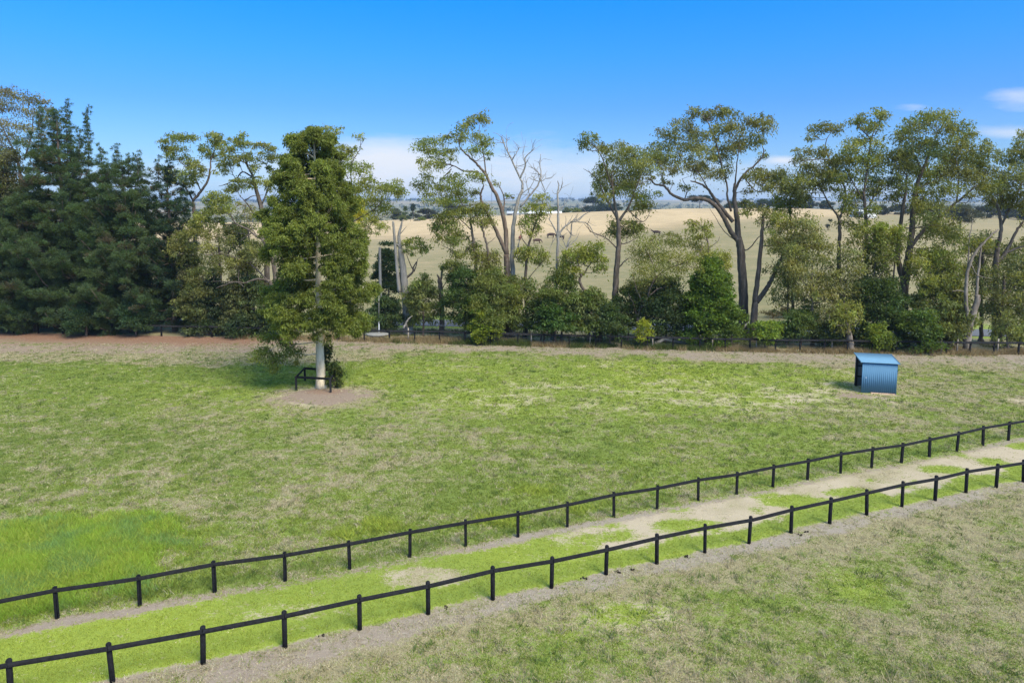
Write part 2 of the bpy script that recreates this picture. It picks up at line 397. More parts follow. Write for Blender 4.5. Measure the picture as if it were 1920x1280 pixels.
def grid_lines():
    ys = np.concatenate([np.arange(-40, 8, 4.0), np.arange(8, 74, .2), np.arange(74, 110, .8), np.arange(110, 420, 4.0), np.geomspace(420, 6800, 70)])
    xi = np.arange(-56, 56.01, .24); xo = np.concatenate([np.arange(58, 130, 2.5), np.arange(132, 420, 7.0), np.geomspace(430, 6500, 45)])
    return np.concatenate([-xo[::-1], xi, xo]), ys
def build_ground():
    xs, ys = grid_lines(); X, Y = np.meshgrid(xs, ys)
    Z = terrain(X, Y); nx, ny = len(xs), len(ys)
    V = np.stack([X, Y, Z], -1).reshape(-1, 3)
    i = (np.arange(ny - 1)[:, None] * nx + np.arange(nx - 1)[None, :]).ravel()
    F = np.stack([i, i + 1, i + nx + 1, i + nx], -1)
    xf, yf_ = X.ravel(), Y.ravel()
    d, b, l, w, h = cover(xf, yf_)
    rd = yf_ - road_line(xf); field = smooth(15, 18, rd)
    # pasture tone, dark to pale, with sunlit crest over cloud shade painted in
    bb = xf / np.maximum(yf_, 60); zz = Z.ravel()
    crest = np.interp(bb, [-.6, -.2, .03, .13, .25, .42, .54, .73], [230, 232, 214, 218, 252, 285, 330, 360])  # distance of the painted cloud shade edge along each bearing
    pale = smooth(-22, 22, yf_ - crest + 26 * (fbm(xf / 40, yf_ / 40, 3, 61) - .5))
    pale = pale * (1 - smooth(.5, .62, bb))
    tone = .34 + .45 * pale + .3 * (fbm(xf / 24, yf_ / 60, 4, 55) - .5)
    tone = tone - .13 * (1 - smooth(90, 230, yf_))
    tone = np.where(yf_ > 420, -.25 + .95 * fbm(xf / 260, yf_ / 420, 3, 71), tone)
    m, nt, out = new_mat('paddock_ground')
    pos = N(nt, 'ShaderNodeNewGeometry').outputs['Position']
    A = lambda n: N(nt, 'ShaderNodeAttribute', attribute_name=n).outputs['Fac']
    fine = noise(nt, mapping(nt, pos, (1, 1.35, 1)), 5.5, 8, .68); mid = noise(nt, mapping(nt, pos, (.8, 1.3, 1)), 1.6, 5, .6); mic = noise(nt, pos, 26, 5, .7)
    thr = math_n(nt, 'ADD', math_n(nt, 'MULTIPLY', fine, .65), math_n(nt, 'MULTIPLY', mid, .35))
    # dry where thr > 1 - dry (spread about .5)
    k = math_n(nt, 'SUBTRACT', math_n(nt, 'ADD', math_n(nt, 'MULTIPLY', math_n(nt, 'SUBTRACT', thr, .5), 3.6), A('dry')), .5)
    dm = math_n(nt, 'MULTIPLY', math_n(nt, 'ADD', k, .22), 2.2, True)
    g = ramp(nt, math_n(nt, 'ADD', A('lush'), math_n(nt, 'MULTIPLY', math_n(nt, 'SUBTRACT', fine, .5), 1.1)),
             [(.0, (.115, .145, .036)), (.45, (.172, .224, .046)), (1.0, (.230, .278, .042))])
    s = ramp(nt, mic, [(.3, (.165, .140, .072)), (.5, (.260, .225, .120)), (.7, (.37, .325, .195))])
    s = mixc(nt, math_n(nt, 'MULTIPLY', math_n(nt, 'SUBTRACT', A('lush'), .66), 6.0, True), s, mixc(nt, .7, s, (.44, .36, .265)))
    c = mixc(nt, dm, g, s)
    so = mixc(nt, A('warm'), (.320, .280, .222), (.235, .125, .075))
    so = mixc(nt, ramp(nt, mic, [(.35, (0, 0, 0)), (.65, (1, 1, 1))]), mixc(nt, .4, so, (.06, .048, .04)), so)
    so = mixc(nt, ramp(nt, fine, [(.52, (0, 0, 0)), (.68, (.75, .75, .75))]), so, (.36, .305, .225))
    kb = math_n(nt, 'ADD', math_n(nt, 'MULTIPLY', math_n(nt, 'SUBTRACT', thr, .5), 3.2), math_n(nt, 'SUBTRACT', math_n(nt, 'MULTIPLY', A('bare'), 1.15), .5))
    bm = math_n(nt, 'MULTIPLY', math_n(nt, 'ADD', kb, .15), 2.6, True)
    c = mixc(nt, bm, c, so)
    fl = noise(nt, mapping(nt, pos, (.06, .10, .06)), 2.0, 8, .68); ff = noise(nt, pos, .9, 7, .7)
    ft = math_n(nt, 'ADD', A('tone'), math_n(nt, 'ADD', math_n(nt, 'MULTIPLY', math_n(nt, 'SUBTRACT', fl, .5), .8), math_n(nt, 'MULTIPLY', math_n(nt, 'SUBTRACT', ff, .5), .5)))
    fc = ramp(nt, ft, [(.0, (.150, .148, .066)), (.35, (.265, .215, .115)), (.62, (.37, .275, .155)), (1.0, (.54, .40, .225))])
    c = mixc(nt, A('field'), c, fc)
    principled(nt, out, c, .95, .08, bump=math_n(nt, 'ADD', fine, math_n(nt, 'MULTIPLY', mic, .5)), bump_s=.45, bump_d=.05)
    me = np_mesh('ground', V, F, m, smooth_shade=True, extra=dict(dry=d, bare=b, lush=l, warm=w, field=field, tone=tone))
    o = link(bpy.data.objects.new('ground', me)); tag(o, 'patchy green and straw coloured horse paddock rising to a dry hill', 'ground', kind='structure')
build_ground()

def build_road():
    xs = np.arange(-260, 260.1, 4.0); rows = np.linspace(ROAD_A, ROAD_B, 5)
    V = []; 
    for r in rows:
        y = road_line(xs) + r; V.append(np.stack([xs, y, terrain(xs, y) + .05 + .03 * (1 - abs(2 * (r - ROAD_A) / (ROAD_B - ROAD_A) - 1))], -1))
    V = np.concatenate(V); n = len(xs)
    i = (np.arange(4)[:, None] * n + np.arange(n - 1)[None, :]).ravel()
    m, nt, out = new_mat('asphalt'); pos = N(nt, 'ShaderNodeNewGeometry').outputs['Position']
    f = noise(nt, pos, 14, 5, .7); g = noise(nt, mapping(nt, pos, (.1, .8, 1)), 1.2, 3)
    c = mixc(nt, .5, ramp(nt, f, [(.3, (.075, .076, .080)), (.7, (.150, .150, .155))]), ramp(nt, g, [(.3, (.085, .086, .09)), (.7, (.15, .15, .152))]))
    principled(nt, out, c, .8, .25, bump=f, bump_s=.3, bump_d=.01)
    me = np_mesh('road', V, np.stack([i, i + 1, i + n + 1, i + n], -1), m)
    tag(link(bpy.data.objects.new('road', me)), 'narrow grey sealed road running behind the boundary trees', 'road', kind='structure')
build_road()

# ------------------------------------------------------------------ grass blades (uncountable: one object per stand)
def blades(name, P, hgt, wid, colr, lean, label, per=7, spread=.07):
    n = len(P); k = per
    base = np.repeat(P, k, 0) + np.concatenate([rng.normal(0, spread, (n * k, 2)), np.zeros((n * k, 1))], 1)
    h = np.repeat(hgt, k) * rng.uniform(.5, 1.35, n * k); a = rng.uniform(0, 2 * math.pi, n * k)
    la = np.repeat(rng.uniform(0, 2 * math.pi, n), k) + rng.normal(0, .8, n * k); lm = h * np.repeat(lean, k) * rng.uniform(.4, 1.6, n * k)
    w = np.repeat(wid, k) * rng.uniform(.6, 1.4, n * k) / 2
    side = np.stack([np.cos(a), np.sin(a), 0 * a], -1) * w[:, None]
    tip = base + np.stack([np.cos(la) * lm, np.sin(la) * lm, h], -1)
    base[:, 2] -= .01
    V = np.stack([base - side, base + side, tip], 1).reshape(-1, 3)
    F = np.arange(len(V)).reshape(-1, 3)
    C = np.repeat(colr, k, 0) * rng.uniform(.7, 1.32, (n * k, 1)) * rng.uniform(.93, 1.07, (n * k, 3))
    me = np_mesh(name, V, F, BLADE, col=np.clip(C, 0, .9))
    return tag(link(bpy.data.objects.new(name, me)), label, 'grass', kind='stuff')

def build_grass():
    # sample points with a density that falls with distance
    n = 390000
    Y = 16.5 + (far_y(0) + 1 - 16.5) * rng.random(n) ** 1.35
    X = rng.uniform(-1, 1, n) * (Y * .80 + 8)
    ok = Y < far_y(X) - .2; X, Y = X[ok], Y[ok]
    d, b, l, w, h = cover(X, Y)
    keep = rng.random(len(X)) > np.clip(b, 0, .93); X, Y, d, b, l, w, h = [q[keep] for q in (X, Y, d, b, l, w, h)]
    cl = fbm(X / .55, Y / .45, 3, 131)
    cl2 = fbm(X / .24, Y / .18, 2, 137)
    pd = smooth(.14, .92, d + 1.5 * (cl - .5) + .9 * (cl2 - .5)); dry = rng.random(len(X)) < pd
    l2 = np.clip(l + .7 * (cl - .5), 0, 1.1)[:, None]
    green = np.array([.168, .220, .042]) * (1 - l2) + np.array([.315, .37, .054]) * l2
    st = rng.random((len(X), 1)); straw = np.array([.28, .24, .135]) * (1 - st) + np.array([.54, .475, .31]) * st
    straw = straw * (1 + .4 * smooth(.62, .9, l))[:, None]; keep2 = ~(dry & (l > .74) & (rng.random(len(l)) < .9))
    colr = np.where(dry[:, None], straw, green)
    X, Y, d, b, l, w, h, cl, cl2, dry, colr = [q[keep2] for q in (X, Y, d, b, l, w, h, cl, cl2, dry, colr)]
    P = np.stack([X, Y, terrain(X, Y)], -1)
    hh = (h * (1 + .8 * (cl - .5)))
    hh = np.where(dry, hh * .7, hh)
    wid = .016 + .00035 * Y
    lean = np.where(dry, 1.6, .9)
    blades('grass', P, hh, wid, colr, lean, 'short patchy grass, green and straw, covering the paddocks', per=5, spread=.06)
    # ragged tussocks a hand high, scattered over both paddocks
    m = 15000; Y = 16.5 + 46 * rng.random(m) ** 1.2; X = rng.uniform(-1, 1, m) * (Y * .8 + 2); d, b, l, w, h = cover(X, Y)
    k = (b < .4) & (Y < far_y(X) - 3) & (rng.random(m) < .35 + .9 * (fbm(X / 3.0, Y / 2.0, 3, 211) - .35)) & ~((Y > line_y(NEAR_G, X) - .6) & (Y < line_y(LANE_G, X) + .2))
    X, Y, d, l = X[k], Y[k], d[k], l[k]; dr = rng.random(len(X)) < d * .8
    c = np.where(dr[:, None], np.array([.36, .31, .18]), np.array([.115, .170, .036]) * rng.uniform(.8, 1.3, (len(X), 1)))
    blades('tussock_grass', np.stack([X, Y, terrain(X, Y)], -1), rng.uniform(.09, .19, len(X)), .018 + .0003 * Y, c, np.full(len(X), .9), 'scattered ragged grass tussocks standing above the short paddock grass', per=16, spread=.10)
    # long lush grass with thin seed stalks, lower left
    g = ground(70, 1050); m = 26000
    X = g[0] + rng.normal(0, 2.9, m); Y = g[1] - .7 + rng.normal(0, 2.4, m); d, b, l, w, h = cover(X, Y)
    k = h > .13; X, Y, l = X[k], Y[k], l[k]
    dk = smooth(.42, .66, fbm(X / 1.1, Y / .8, 4, 151)) * .85
    c = np.array([.29, .42, .045]) * (1 - dk[:, None]) + np.array([.19, .32, .095]) * dk[:, None]
    blades('long_grass', np.stack([X, Y, terrain(X, Y)], -1), np.full(len(X), .21) * (1 + .7 * (fbm(X / 1.7, Y / 1.7, 2, 5) - .5)), np.full(len(X), .020), c, np.full(len(X), .75), 'lush bright green long grass beside the lane fence', per=7, spread=.08)
    # dry golden verge grass behind and under the far fence
    m = 30000; X = rng.uniform(-58, 68, m); off = np.concatenate([rng.normal(.35, .5, m // 2), rng.uniform(-.3, 7, m - m // 2)]); Y = far_y(X) + off
    q = fbm(X / 2.4, Y / 1.2, 3, 171); k = (q > .40) | (off < .8) & (q > .36); k &= (X > -27); X, Y, q, off = X[k], Y[k], q[k], off[k]
    t = rng.random((len(X), 1)); gold = np.array([.24, .165, .075]) * (1 - t) + np.array([.40, .32, .17]) * t
    gm = (fbm(X / 3.5, Y / 3.5, 3, 191) + .12 * (off > 3)) > .57
    c = np.where(gm[:, None], np.array([.09, .12, .03]), gold)
    blades('dry_grass', np.stack([X, Y, terrain(X, Y)], -1), np.where(off < 1.2, .38, .28) * (.4 + 1.2 * q), np.full(len(X), .035), c, np.full(len(X), .7), 'dry golden long grass along the far boundary fence', per=6, spread=.13)
build_grass()
# ------------------------------------------------------------------ foliage
def unit(v): return v / (np.linalg.norm(v, axis=-1, keepdims=True) + 1e-9)
def leaf_cards(P, l, w, mode, out_dir=None):
    n = len(P); r = unit(rng.normal(size=(n, 3)))
    if mode == 'hang': ax = unit(r + np.array([0, 0, -.75]))
    elif mode == 'up': ax = unit(.7 * r + np.array([0, 0, .55]) + (0 if out_dir is None else .9 * out_dir))
    elif mode == 'out': ax = unit(.9 * r + np.array([0, 0, .1]) + (0 if out_dir is None else .8 * out_dir))
    else: ax = r
    sd = unit(np.cross(ax, unit(rng.normal(size=(n, 3)))))
    L = (l * rng.uniform(.65, 1.35, n))[:, None]; W = (w * rng.uniform(.7, 1.3, n))[:, None] / 2
    mid = P + ax * L * .45; droop = np.array([0, 0, -1.0]) * L * .12
    V = np.stack([P, mid + sd * W, P + ax * L + droop, mid - sd * W], 1).reshape(-1, 3)
    return V, np.arange(4 * n).reshape(-1, 4)

class Crown:
    """leaf clumps in world space; every clump is a handful of ragged sprays"""
    def __init__(s, col, l=.36, w=.13, dens=85, mode='hang', var=.22, sub=9, tip=None):
        s.c = np.array(col) * np.array([1.22, 1.16, 1.0]); s.l, s.w, s.dens, s.mode, s.var, s.sub, s.tip = l, w, dens, mode, var, sub, tip
        s.V = []; s.C = []; s.gx, s.gz, s.tight = 1.0, 1.0, 1.0
    def clump(s, c, rx, ry, rz, k=1.0, tint=None):
        area = math.pi * rx * rz
        n = max(12, int(s.dens * k * area))
        m = max(4, int(s.sub * (.6 + .5 * area)))
        m = min(m, 26)
        rx, ry, rz = rx * s.gx, ry * s.gx, rz * s.gz
        d = unit(rng.normal(size=(m, 3))); d[:, 2] = np.where(d[:, 2] < -.25, -d[:, 2] * .5, d[:, 2])
        rad = rng.uniform(.35, .98, (m, 1)); sc = np.asarray(c) + d * rad * np.array([rx, ry, rz])
        w = rng.uniform(.5, 1.5, m); w /= w.sum(); which = rng.choice(m, n, p=w)
        sg = np.array([rx, ry, rz * .75]) * (.30 if m > 7 else .36) * s.tight
        g = rng.normal(size=(n, 3)); g = g / np.maximum(1, np.linalg.norm(g, axis=1, keepdims=True) / 2.0)
        P = sc[which] + g * sg * rng.uniform(.7, 1.25, (m, 1))[which]
        if s.mode == 'hang': P[:, 2] -= rng.exponential(.22, n) * rz * (rng.random(n) < .4)
        od = unit((P - np.asarray(c)) / np.array([rx, ry, rz]))
        V, _ = leaf_cards(P, s.l, s.w, s.mode, od)
        base = s.c * rng.uniform(1 - s.var, 1 + s.var) * np.array([rng.uniform(.9, 1.12), 1, rng.uniform(.85, 1.15)])
        if tint is not None: base = np.array(tint) * rng.uniform(.85, 1.15)
        cs = base * rng.uniform(.8, 1.25, (m, 1))
        if s.tip is not None:
            t = (rng.random((m, 1)) < .3) * rng.uniform(.3, .8, (m, 1)); cs = cs * (1 - t) + np.array(s.tip) * t
        C = cs[which] * rng.uniform(.72, 1.3, (n, 1))
        s.V.append(V); s.C.append(C)
    def count(s): return sum(len(c) for c in s.C)
    def build(s, parent, name='crown'):
        V = np.concatenate(s.V); C = np.clip(np.concatenate(s.C), .004, .8)
        me = np_mesh(name, V, np.arange(len(V)).reshape(-1, 4), LEAF, col=C)
        return link(bpy.data.objects.new(name, me), parent)

def spline(P, per=5):
    P = np.asarray(P, float)
    if len(P) < 3: 
        t = np.linspace(0, 1, per + 1)[:, None]; return P[0] * (1 - t) + P[-1] * t
    Q = np.vstack([2 * P[0] - P[1], P, 2 * P[-1] - P[-2]]); o = []
    for i in range(1, len(Q) - 2):
        for t in np.linspace(0, 1, per, endpoint=False):
            a, b, c, d = Q[i - 1], Q[i], Q[i + 1], Q[i + 2]
            o.append(.5 * ((2 * b) + (c - a) * t + (2 * a - 5 * b + 4 * c - d) * t * t + (3 * b - a - 3 * c + d) * t ** 3))
    o.append(P[-1]); return np.array(o)

class Skel:
    def __init__(s): s.mb = MB(); s.nodes = np.zeros((0, 3)); s.rad = np.zeros(0)
    def limb(s, P, r0, r1, sides=7, per=5, wig=.0, power=.8):
        Q = spline(P, per); n = len(Q)
        if wig: Q[1:-1] += rng.normal(0, wig, (n - 2, 3))
        t = np.linspace(0, 1, n); r = r1 + (r0 - r1) * (1 - t) ** power
        s.mb.tube(Q, r, sides, .05); s.nodes = np.vstack([s.nodes, Q]); s.rad = np.concatenate([s.rad, r]); return Q
    def near(s, p, up_pen=1.6):
        d = s.nodes - p; up = np.maximum(d[:, 2] + .15, 0)
        k = np.argmin(np.linalg.norm(d, axis=1) + up_pen * up); return s.nodes[k], s.rad[k]
    def twig_to(s, p, rr=.05, twigs=4, size=1.0, rz=.6):
        a, ra = s.near(p); r0 = min(rr * 1.15, ra * .8); m = a * .45 + p * .55 + rng.normal(0, .12, 3) * np.linalg.norm(p - a) * .6
        m[2] -= .06 * np.linalg.norm(p - a)
        Q = s.limb([a, m, p], r0, r0 * .45, 5, 4)
        for _ in range(twigs):
            e = p + unit(rng.normal(size=3) + np.array([0, 0, .25])) * np.array([size, size, rz]) * rng.uniform(.5, .95)
            b = Q[rng.integers(len(Q) // 2, len(Q))]
            s.mb.tube(spline([b, (b + e) / 2 + rng.normal(0, .08, 3) * size, e], 3), np.linspace(r0 * .45, .008, 7)[:7], 4, cap=False)

C1 = (0, 140, 2.4615); C2 = (440, 200, 2.207); C3 = (740, 190, 2.7225); C4 = (1080, 190, 2.612); C5 = (1460, 160, 2.3696)
C6 = (300, 240, 5.819); C7 = (300, 420, 5.335); C8 = (680, 420, 5.82); CF = (0, 0, 1.0)
def px(cr, x, y): return cr[0] + x / cr[2], cr[1] + y / cr[2]
def depth_at(cr, x, off):
    X, Y = 0, 64.0
    xx = px(cr, x, 0)[0]
    for _ in range(6):
        X = (xx - 960) / F_PX * Y; Y = float(far_y(X)) + off
    return Y

OLIVE = (.180, .208, .050); OLIVE_D = (.150, .176, .048); OLIVE_L = (.215, .24, .070); BUSH = (.145, .205, .034); BUSH_D = (.092, .135, .034); LIME = (.165, .215, .030)
GREY_G = (.18, .19, .078)

def limb3(sk, cr, Y, pts, r0, r1, dev, first, **kw):
    """pixel polyline at distance Y; the limb leaves its parent's depth and drifts dev metres away by its tip"""
    q = [px(cr, *p) for p in pts]; n = len(q)
    y0 = Y
    if not first and len(sk.nodes):
        pr = np.array([project(v) for v in sk.nodes[:: max(1, len(sk.nodes) // 400)]]); sub = sk.nodes[:: max(1, len(sk.nodes) // 400)]
        k = np.argmin(np.hypot(pr[:, 0] - q[0][0], pr[:, 1] - q[0][1])); y0 = sub[k][1]
    P = [at(a, b, y0 + dev * (i / max(1, n - 1)) ** 1.1) for i, (a, b) in enumerate(q)]
    if first:
        b = P[0]; zg = float(terrain(b[0], b[1]))
        if b[2] > zg + .05: 
            P = [np.array([b[0] + rng.normal(0, .05), b[1], zg - .15])] + P
        else: P[0] = np.array([b[0], b[1], zg - .15])
    return sk.limb(P, r0, r1, **kw)

def gum(label, cr, off, limbs, clumps, col=OLIVE, bark=None, name='gum_tree', cat='tree', group=None, dead=(), l=.36, w=.13, dens=85, mode='hang', fl=.55, depth=.8, twig=.055, tip=(.27, .27, .065), Y=None, flare=True, tints=None, rys=1.0):
    """limbs: (r0, r1, points[, drift]) in crop pixels, the first is the trunk; clumps: (x, y, rx, ry[, k])"""
    x0 = limbs[0][2][0][0]
    if Y is None: Y = depth_at(cr, x0, off)
    sk = Skel(); bark = bark or BARK_DARK
    for i, lb in enumerate(limbs):
        pts = lb[2]; dev = lb[3] if len(lb) > 3 else (0 if i == 0 else rng.uniform(-1, 1) * 1.3)
        big = lb[0] > .14
        Q = limb3(sk, cr, Y, pts, lb[0], lb[1], dev, i == 0, sides=9 if big else 6, per=6 if big else 4, wig=.02)
        if i == 0 and flare:
            b = Q[0]; sk.mb.tube([b, b + np.array([0, 0, .35]), b + (Q[2] - Q[0]) * 1.0], [lb[0] * 1.7, lb[0] * 1.25, lb[0] * .95], 9, .08)
    base = sk.nodes[0].copy(); base[2] = float(terrain(base[0], base[1]))
    root = empty(name, base); tag(root, label, cat, group)
    if clumps:
        cx = np.mean([c[0] for c in clumps]); hw = max(20, max(abs(c[0] - cx) for c in clumps))
        cw = Crown(col, l, w, dens, mode, tip=tip); cw.gx, cw.gz, cw.tight = 1.10, 1.46, .88; cw.l *= .72; cw.w *= .72; cw.dens *= 2.0
        for c in clumps:
            x, y = px(cr, c[0], c[1]); mpp = Y / F_PX / cr[2]; rx, rz = c[2] * mpp, c[3] * mpp
            u = (c[0] - cx) / hw; dd = depth * hw * mpp * math.sqrt(max(.08, 1 - u * u)) * rng.uniform(-.75, .75)
            p = at(x, y, Y + dd)
            s2 = (Y + dd) / Y
            p = np.array([p[0], p[1], max(p[2], .4)])
            kk = c[4] if len(c) > 4 else 1.0; cw.clump(p, rx * s2, rx * .95 * rys, rz * s2, kk)
            for _ in range(1 + (rng.random() < .4)):
                a = rng.uniform(0, 6.28); q = p + np.array([math.cos(a) * rx, rng.normal(0, .5) * rx, math.sin(a) * rz * 1.1]); u_ = rng.uniform(.28, .46); cw.clump(q, rx * u_, rx * u_, rz * u_ * 1.1, .85 * kk); sk.twig_to(q, twig * .6, 2, rx * u_, rz * u_)
            sk.twig_to(p - np.array([0, 0, rz * .45]), twig * min(1.3, .5 + rx * .5), 4, rx, rz)
        cr_o = cw.build(root); cr_o.location = -root.location
    if not clumps:
        for lb in limbs[1:]:
            q = [px(cr, *p) for p in lb[2]]
            for _ in range(5):
                a = q[rng.integers(max(0, len(q) - 3), len(q))]; p = at(a[0], a[1], Y); nd, ra = sk.near(p, 0); e = nd + unit(rng.normal(size=3) * np.array([1, .7, .6]) + np.array([0, 0, .7])) * rng.uniform(.5, 1.5)
                sk.limb([nd, (nd + e) / 2 + rng.normal(0, .1, 3), e], min(.035, ra * .8), .012, 4, 4)
    for (r0, r1, pts) in dead:
        limb3(sk, cr, Y, pts, r0, r1, rng.uniform(-.7, .7), False, sides=5, per=4, wig=.015)
    t = sk.mb.build('trunk', bark, root, True); t.location = -root.location
    return root

def bush(label, cr, x, y, rx, ry, off, col=BUSH, name='shrub', cat='shrub', group=None, mode='out', l=.24, w=.12, dens=120, k=1.0, Y=None, tip=None, stems=4, ncl=None, cone=0.0, bark=None, keep_low=True):
    """a dome of leaf clumps: (x, y) centre and (rx, ry) half sizes in crop pixels"""
    if Y is None: Y = depth_at(cr, x, off)
    mpp = Y / F_PX / cr[2]; RX, RZ = rx * mpp * 1.3, ry * mpp * 1.12
    c = at(*px(cr, x, y), Y); zg = float(terrain(c[0], Y))
    root = empty(name, (c[0], Y, zg)); tag(root, label, cat, group)
    top = c[2] + RZ; bot = max(zg + .05, c[2] - RZ); H = top - bot
    cw = Crown(col, l, w, dens, mode, tip=tip); sk = Skel()
    sk.limb([(c[0], Y, zg - .1), (c[0] + .1, Y, zg + H * .35), (c[0], Y + .1, zg + H * .7)], .09 * min(1.5, .5 + RX / 2.5), .03, 6)
    r = np.clip(.30 * RX, .28, .8)
    n = ncl or int(np.clip(3.0 * RX * H / (r * r), 14, 150))
    for i in range(n):
        h = (rng.random() ** .85); th = rng.uniform(0, 2 * math.pi)
        prof = math.sqrt(max(.05, 1 - (max(0, h - .38) / .64) ** 2)) if cone == 0 else (1 - cone * h) * (1 - smooth(.85, 1.02, h) * .5)
        prof *= (.82 + .18 * smooth(0, .3, h)) * (.68 + .62 * vnoise(th * 1.25 + c[0], h * 3.2 + c[1], 3))
        if rng.random() < .09: h = min(1.12, h + .22); prof *= .8
        q = math.sqrt(rng.uniform(.25, 1.0)) * (1 - .5 * r / RX)
        p = np.array([c[0] + math.cos(th) * RX * prof * q, Y + math.sin(th) * RX * .85 * prof * q, bot + r * .3 + h * (H - r * .75)])
        rr = r * rng.uniform(.75, 1.3); cw.clump(p, rr, rr, rr * .75, k)
        if i % 3 == 0: sk.twig_to(p, .03, 2, rr, rr * .6)
    cr_o = cw.build(root, 'foliage'); cr_o.location = -root.location
    t = sk.mb.build('stem', bark or BARK_BROWN, root, True); t.location = -root.location
    return root

def pine(label, xc, yt, yb, prof, off, col=(.058, .090, .044), spires=(), Y=None, seed=0, lowest=.0, group=None, tip=(.105, .17, .066)):
    """prof: (fraction of height from the top, half width in frame pixels)"""
    if Y is None: Y = depth_at(CF, xc, off)
    mpp = Y / F_PX; top = at(xc, yt, Y); X = top[0]; zg = float(terrain(X, Y)); H = top[2] - zg
    root = empty('pine_tree', (X, Y, zg)); tag(root, label, 'tree', group)
    sk = Skel(); cw = Crown(col, .25, .046, 330, 'up', var=.3, sub=9, tip=tip); cw.tight = .78
    sk.limb([(X, Y, zg - .2), (X + .1, Y, zg + H * .4), (X - .05, Y, zg + H * .8), (X, Y, zg + H * .96)], .014 * H + .08, .015, 9, power=1.1)
    z = lowest * H + .6; fr = [p[0] for p in prof]; hw = [p[1] * mpp for p in prof]
    while z < H * .97:
        f = 1 - z / H; Rr = float(np.interp(f, fr, hw)); nb = int(np.clip(3 + Rr * 1.1, 3, 7)); a0 = rng.uniform(0, 6.28)
        for k in range(nb):
            a = a0 + k * 2 * math.pi / nb + rng.normal(0, .25); L = Rr * rng.uniform(.72, 1.12)
            if L < .25: continue
            d = np.array([math.cos(a), math.sin(a), 0]); b = np.array([X, Y, zg + z]); rise = rng.uniform(.1, .6) * L
            m = b + d * L * .55 + np.array([0, 0, rise * .15 - .08 * L]); e = b + d * L + np.array([0, 0, rise])
            if e[2] < zg + .5: e[2] = zg + .5
            if m[2] < zg + .4: m[2] = zg + .4
            Q = sk.limb([b, m, e], .03 + .013 * L, .015, 5, 4)
            nn = max(1, int(L / .55))
            for j in range(nn):
                t = 1 - .72 * (j / max(1, nn)) ; q = Q[int(t * (len(Q) - 1))] + rng.normal(0, .16, 3) * (1 + .2 * L) + np.array([0, 0, .12])
                r = np.clip(.34 + .07 * L, .30, .62) * rng.uniform(.7, 1.3)
                cw.clump(q + np.array([0, 0, rng.normal(0, .25)]), r, r, r * 1.05, 1.0, (.105, .085, .052) if rng.random() < (.10 if j else .03) else None)
        if Rr < 2.6:
            for _ in range(3): cw.clump(np.array([X, Y, zg + z]) + rng.normal(0, .22, 3), .32, .32, .42)
        z += max(.42, .05 * H) * rng.uniform(.75, 1.2)
    for (sx, s0, s1, rp) in spires:                       # upright leaders: needle brushes round a vertical shoot
        b = at(sx, s1, Y + rng.uniform(-.6, .6)); t = at(sx + rng.uniform(-3, 3), s0, b[1]); n = int((t[2] - b[2]) / .38) + 1
        a, _ = sk.near(b); sk.limb([a, b, t], .06, .015, 5, 4)
        for i in range(n):
            u = i / max(1, n - 1); q = b * (1 - u) + t * u; r = .72 * rp * mpp * (1 - .6 * u)
            cw.clump(q, r * .55, r * .55, .3, 1.2)
            for _ in range(2 if u < .8 else 1):
                th = rng.uniform(0, 6.28); e = q + np.array([math.cos(th) * r, math.sin(th) * r, .3 + .25 * r]); sk.mb.tube([q, (q + e) / 2, e], [.02, .015, .008], 4, cap=False)
                cw.clump(e, .17, .17, .28, 1.2)
    cr_o = cw.build(root); cr_o.location = -root.location
    t = sk.mb.build('trunk', BARK_BROWN, root, True); t.location = -root.location
    return root

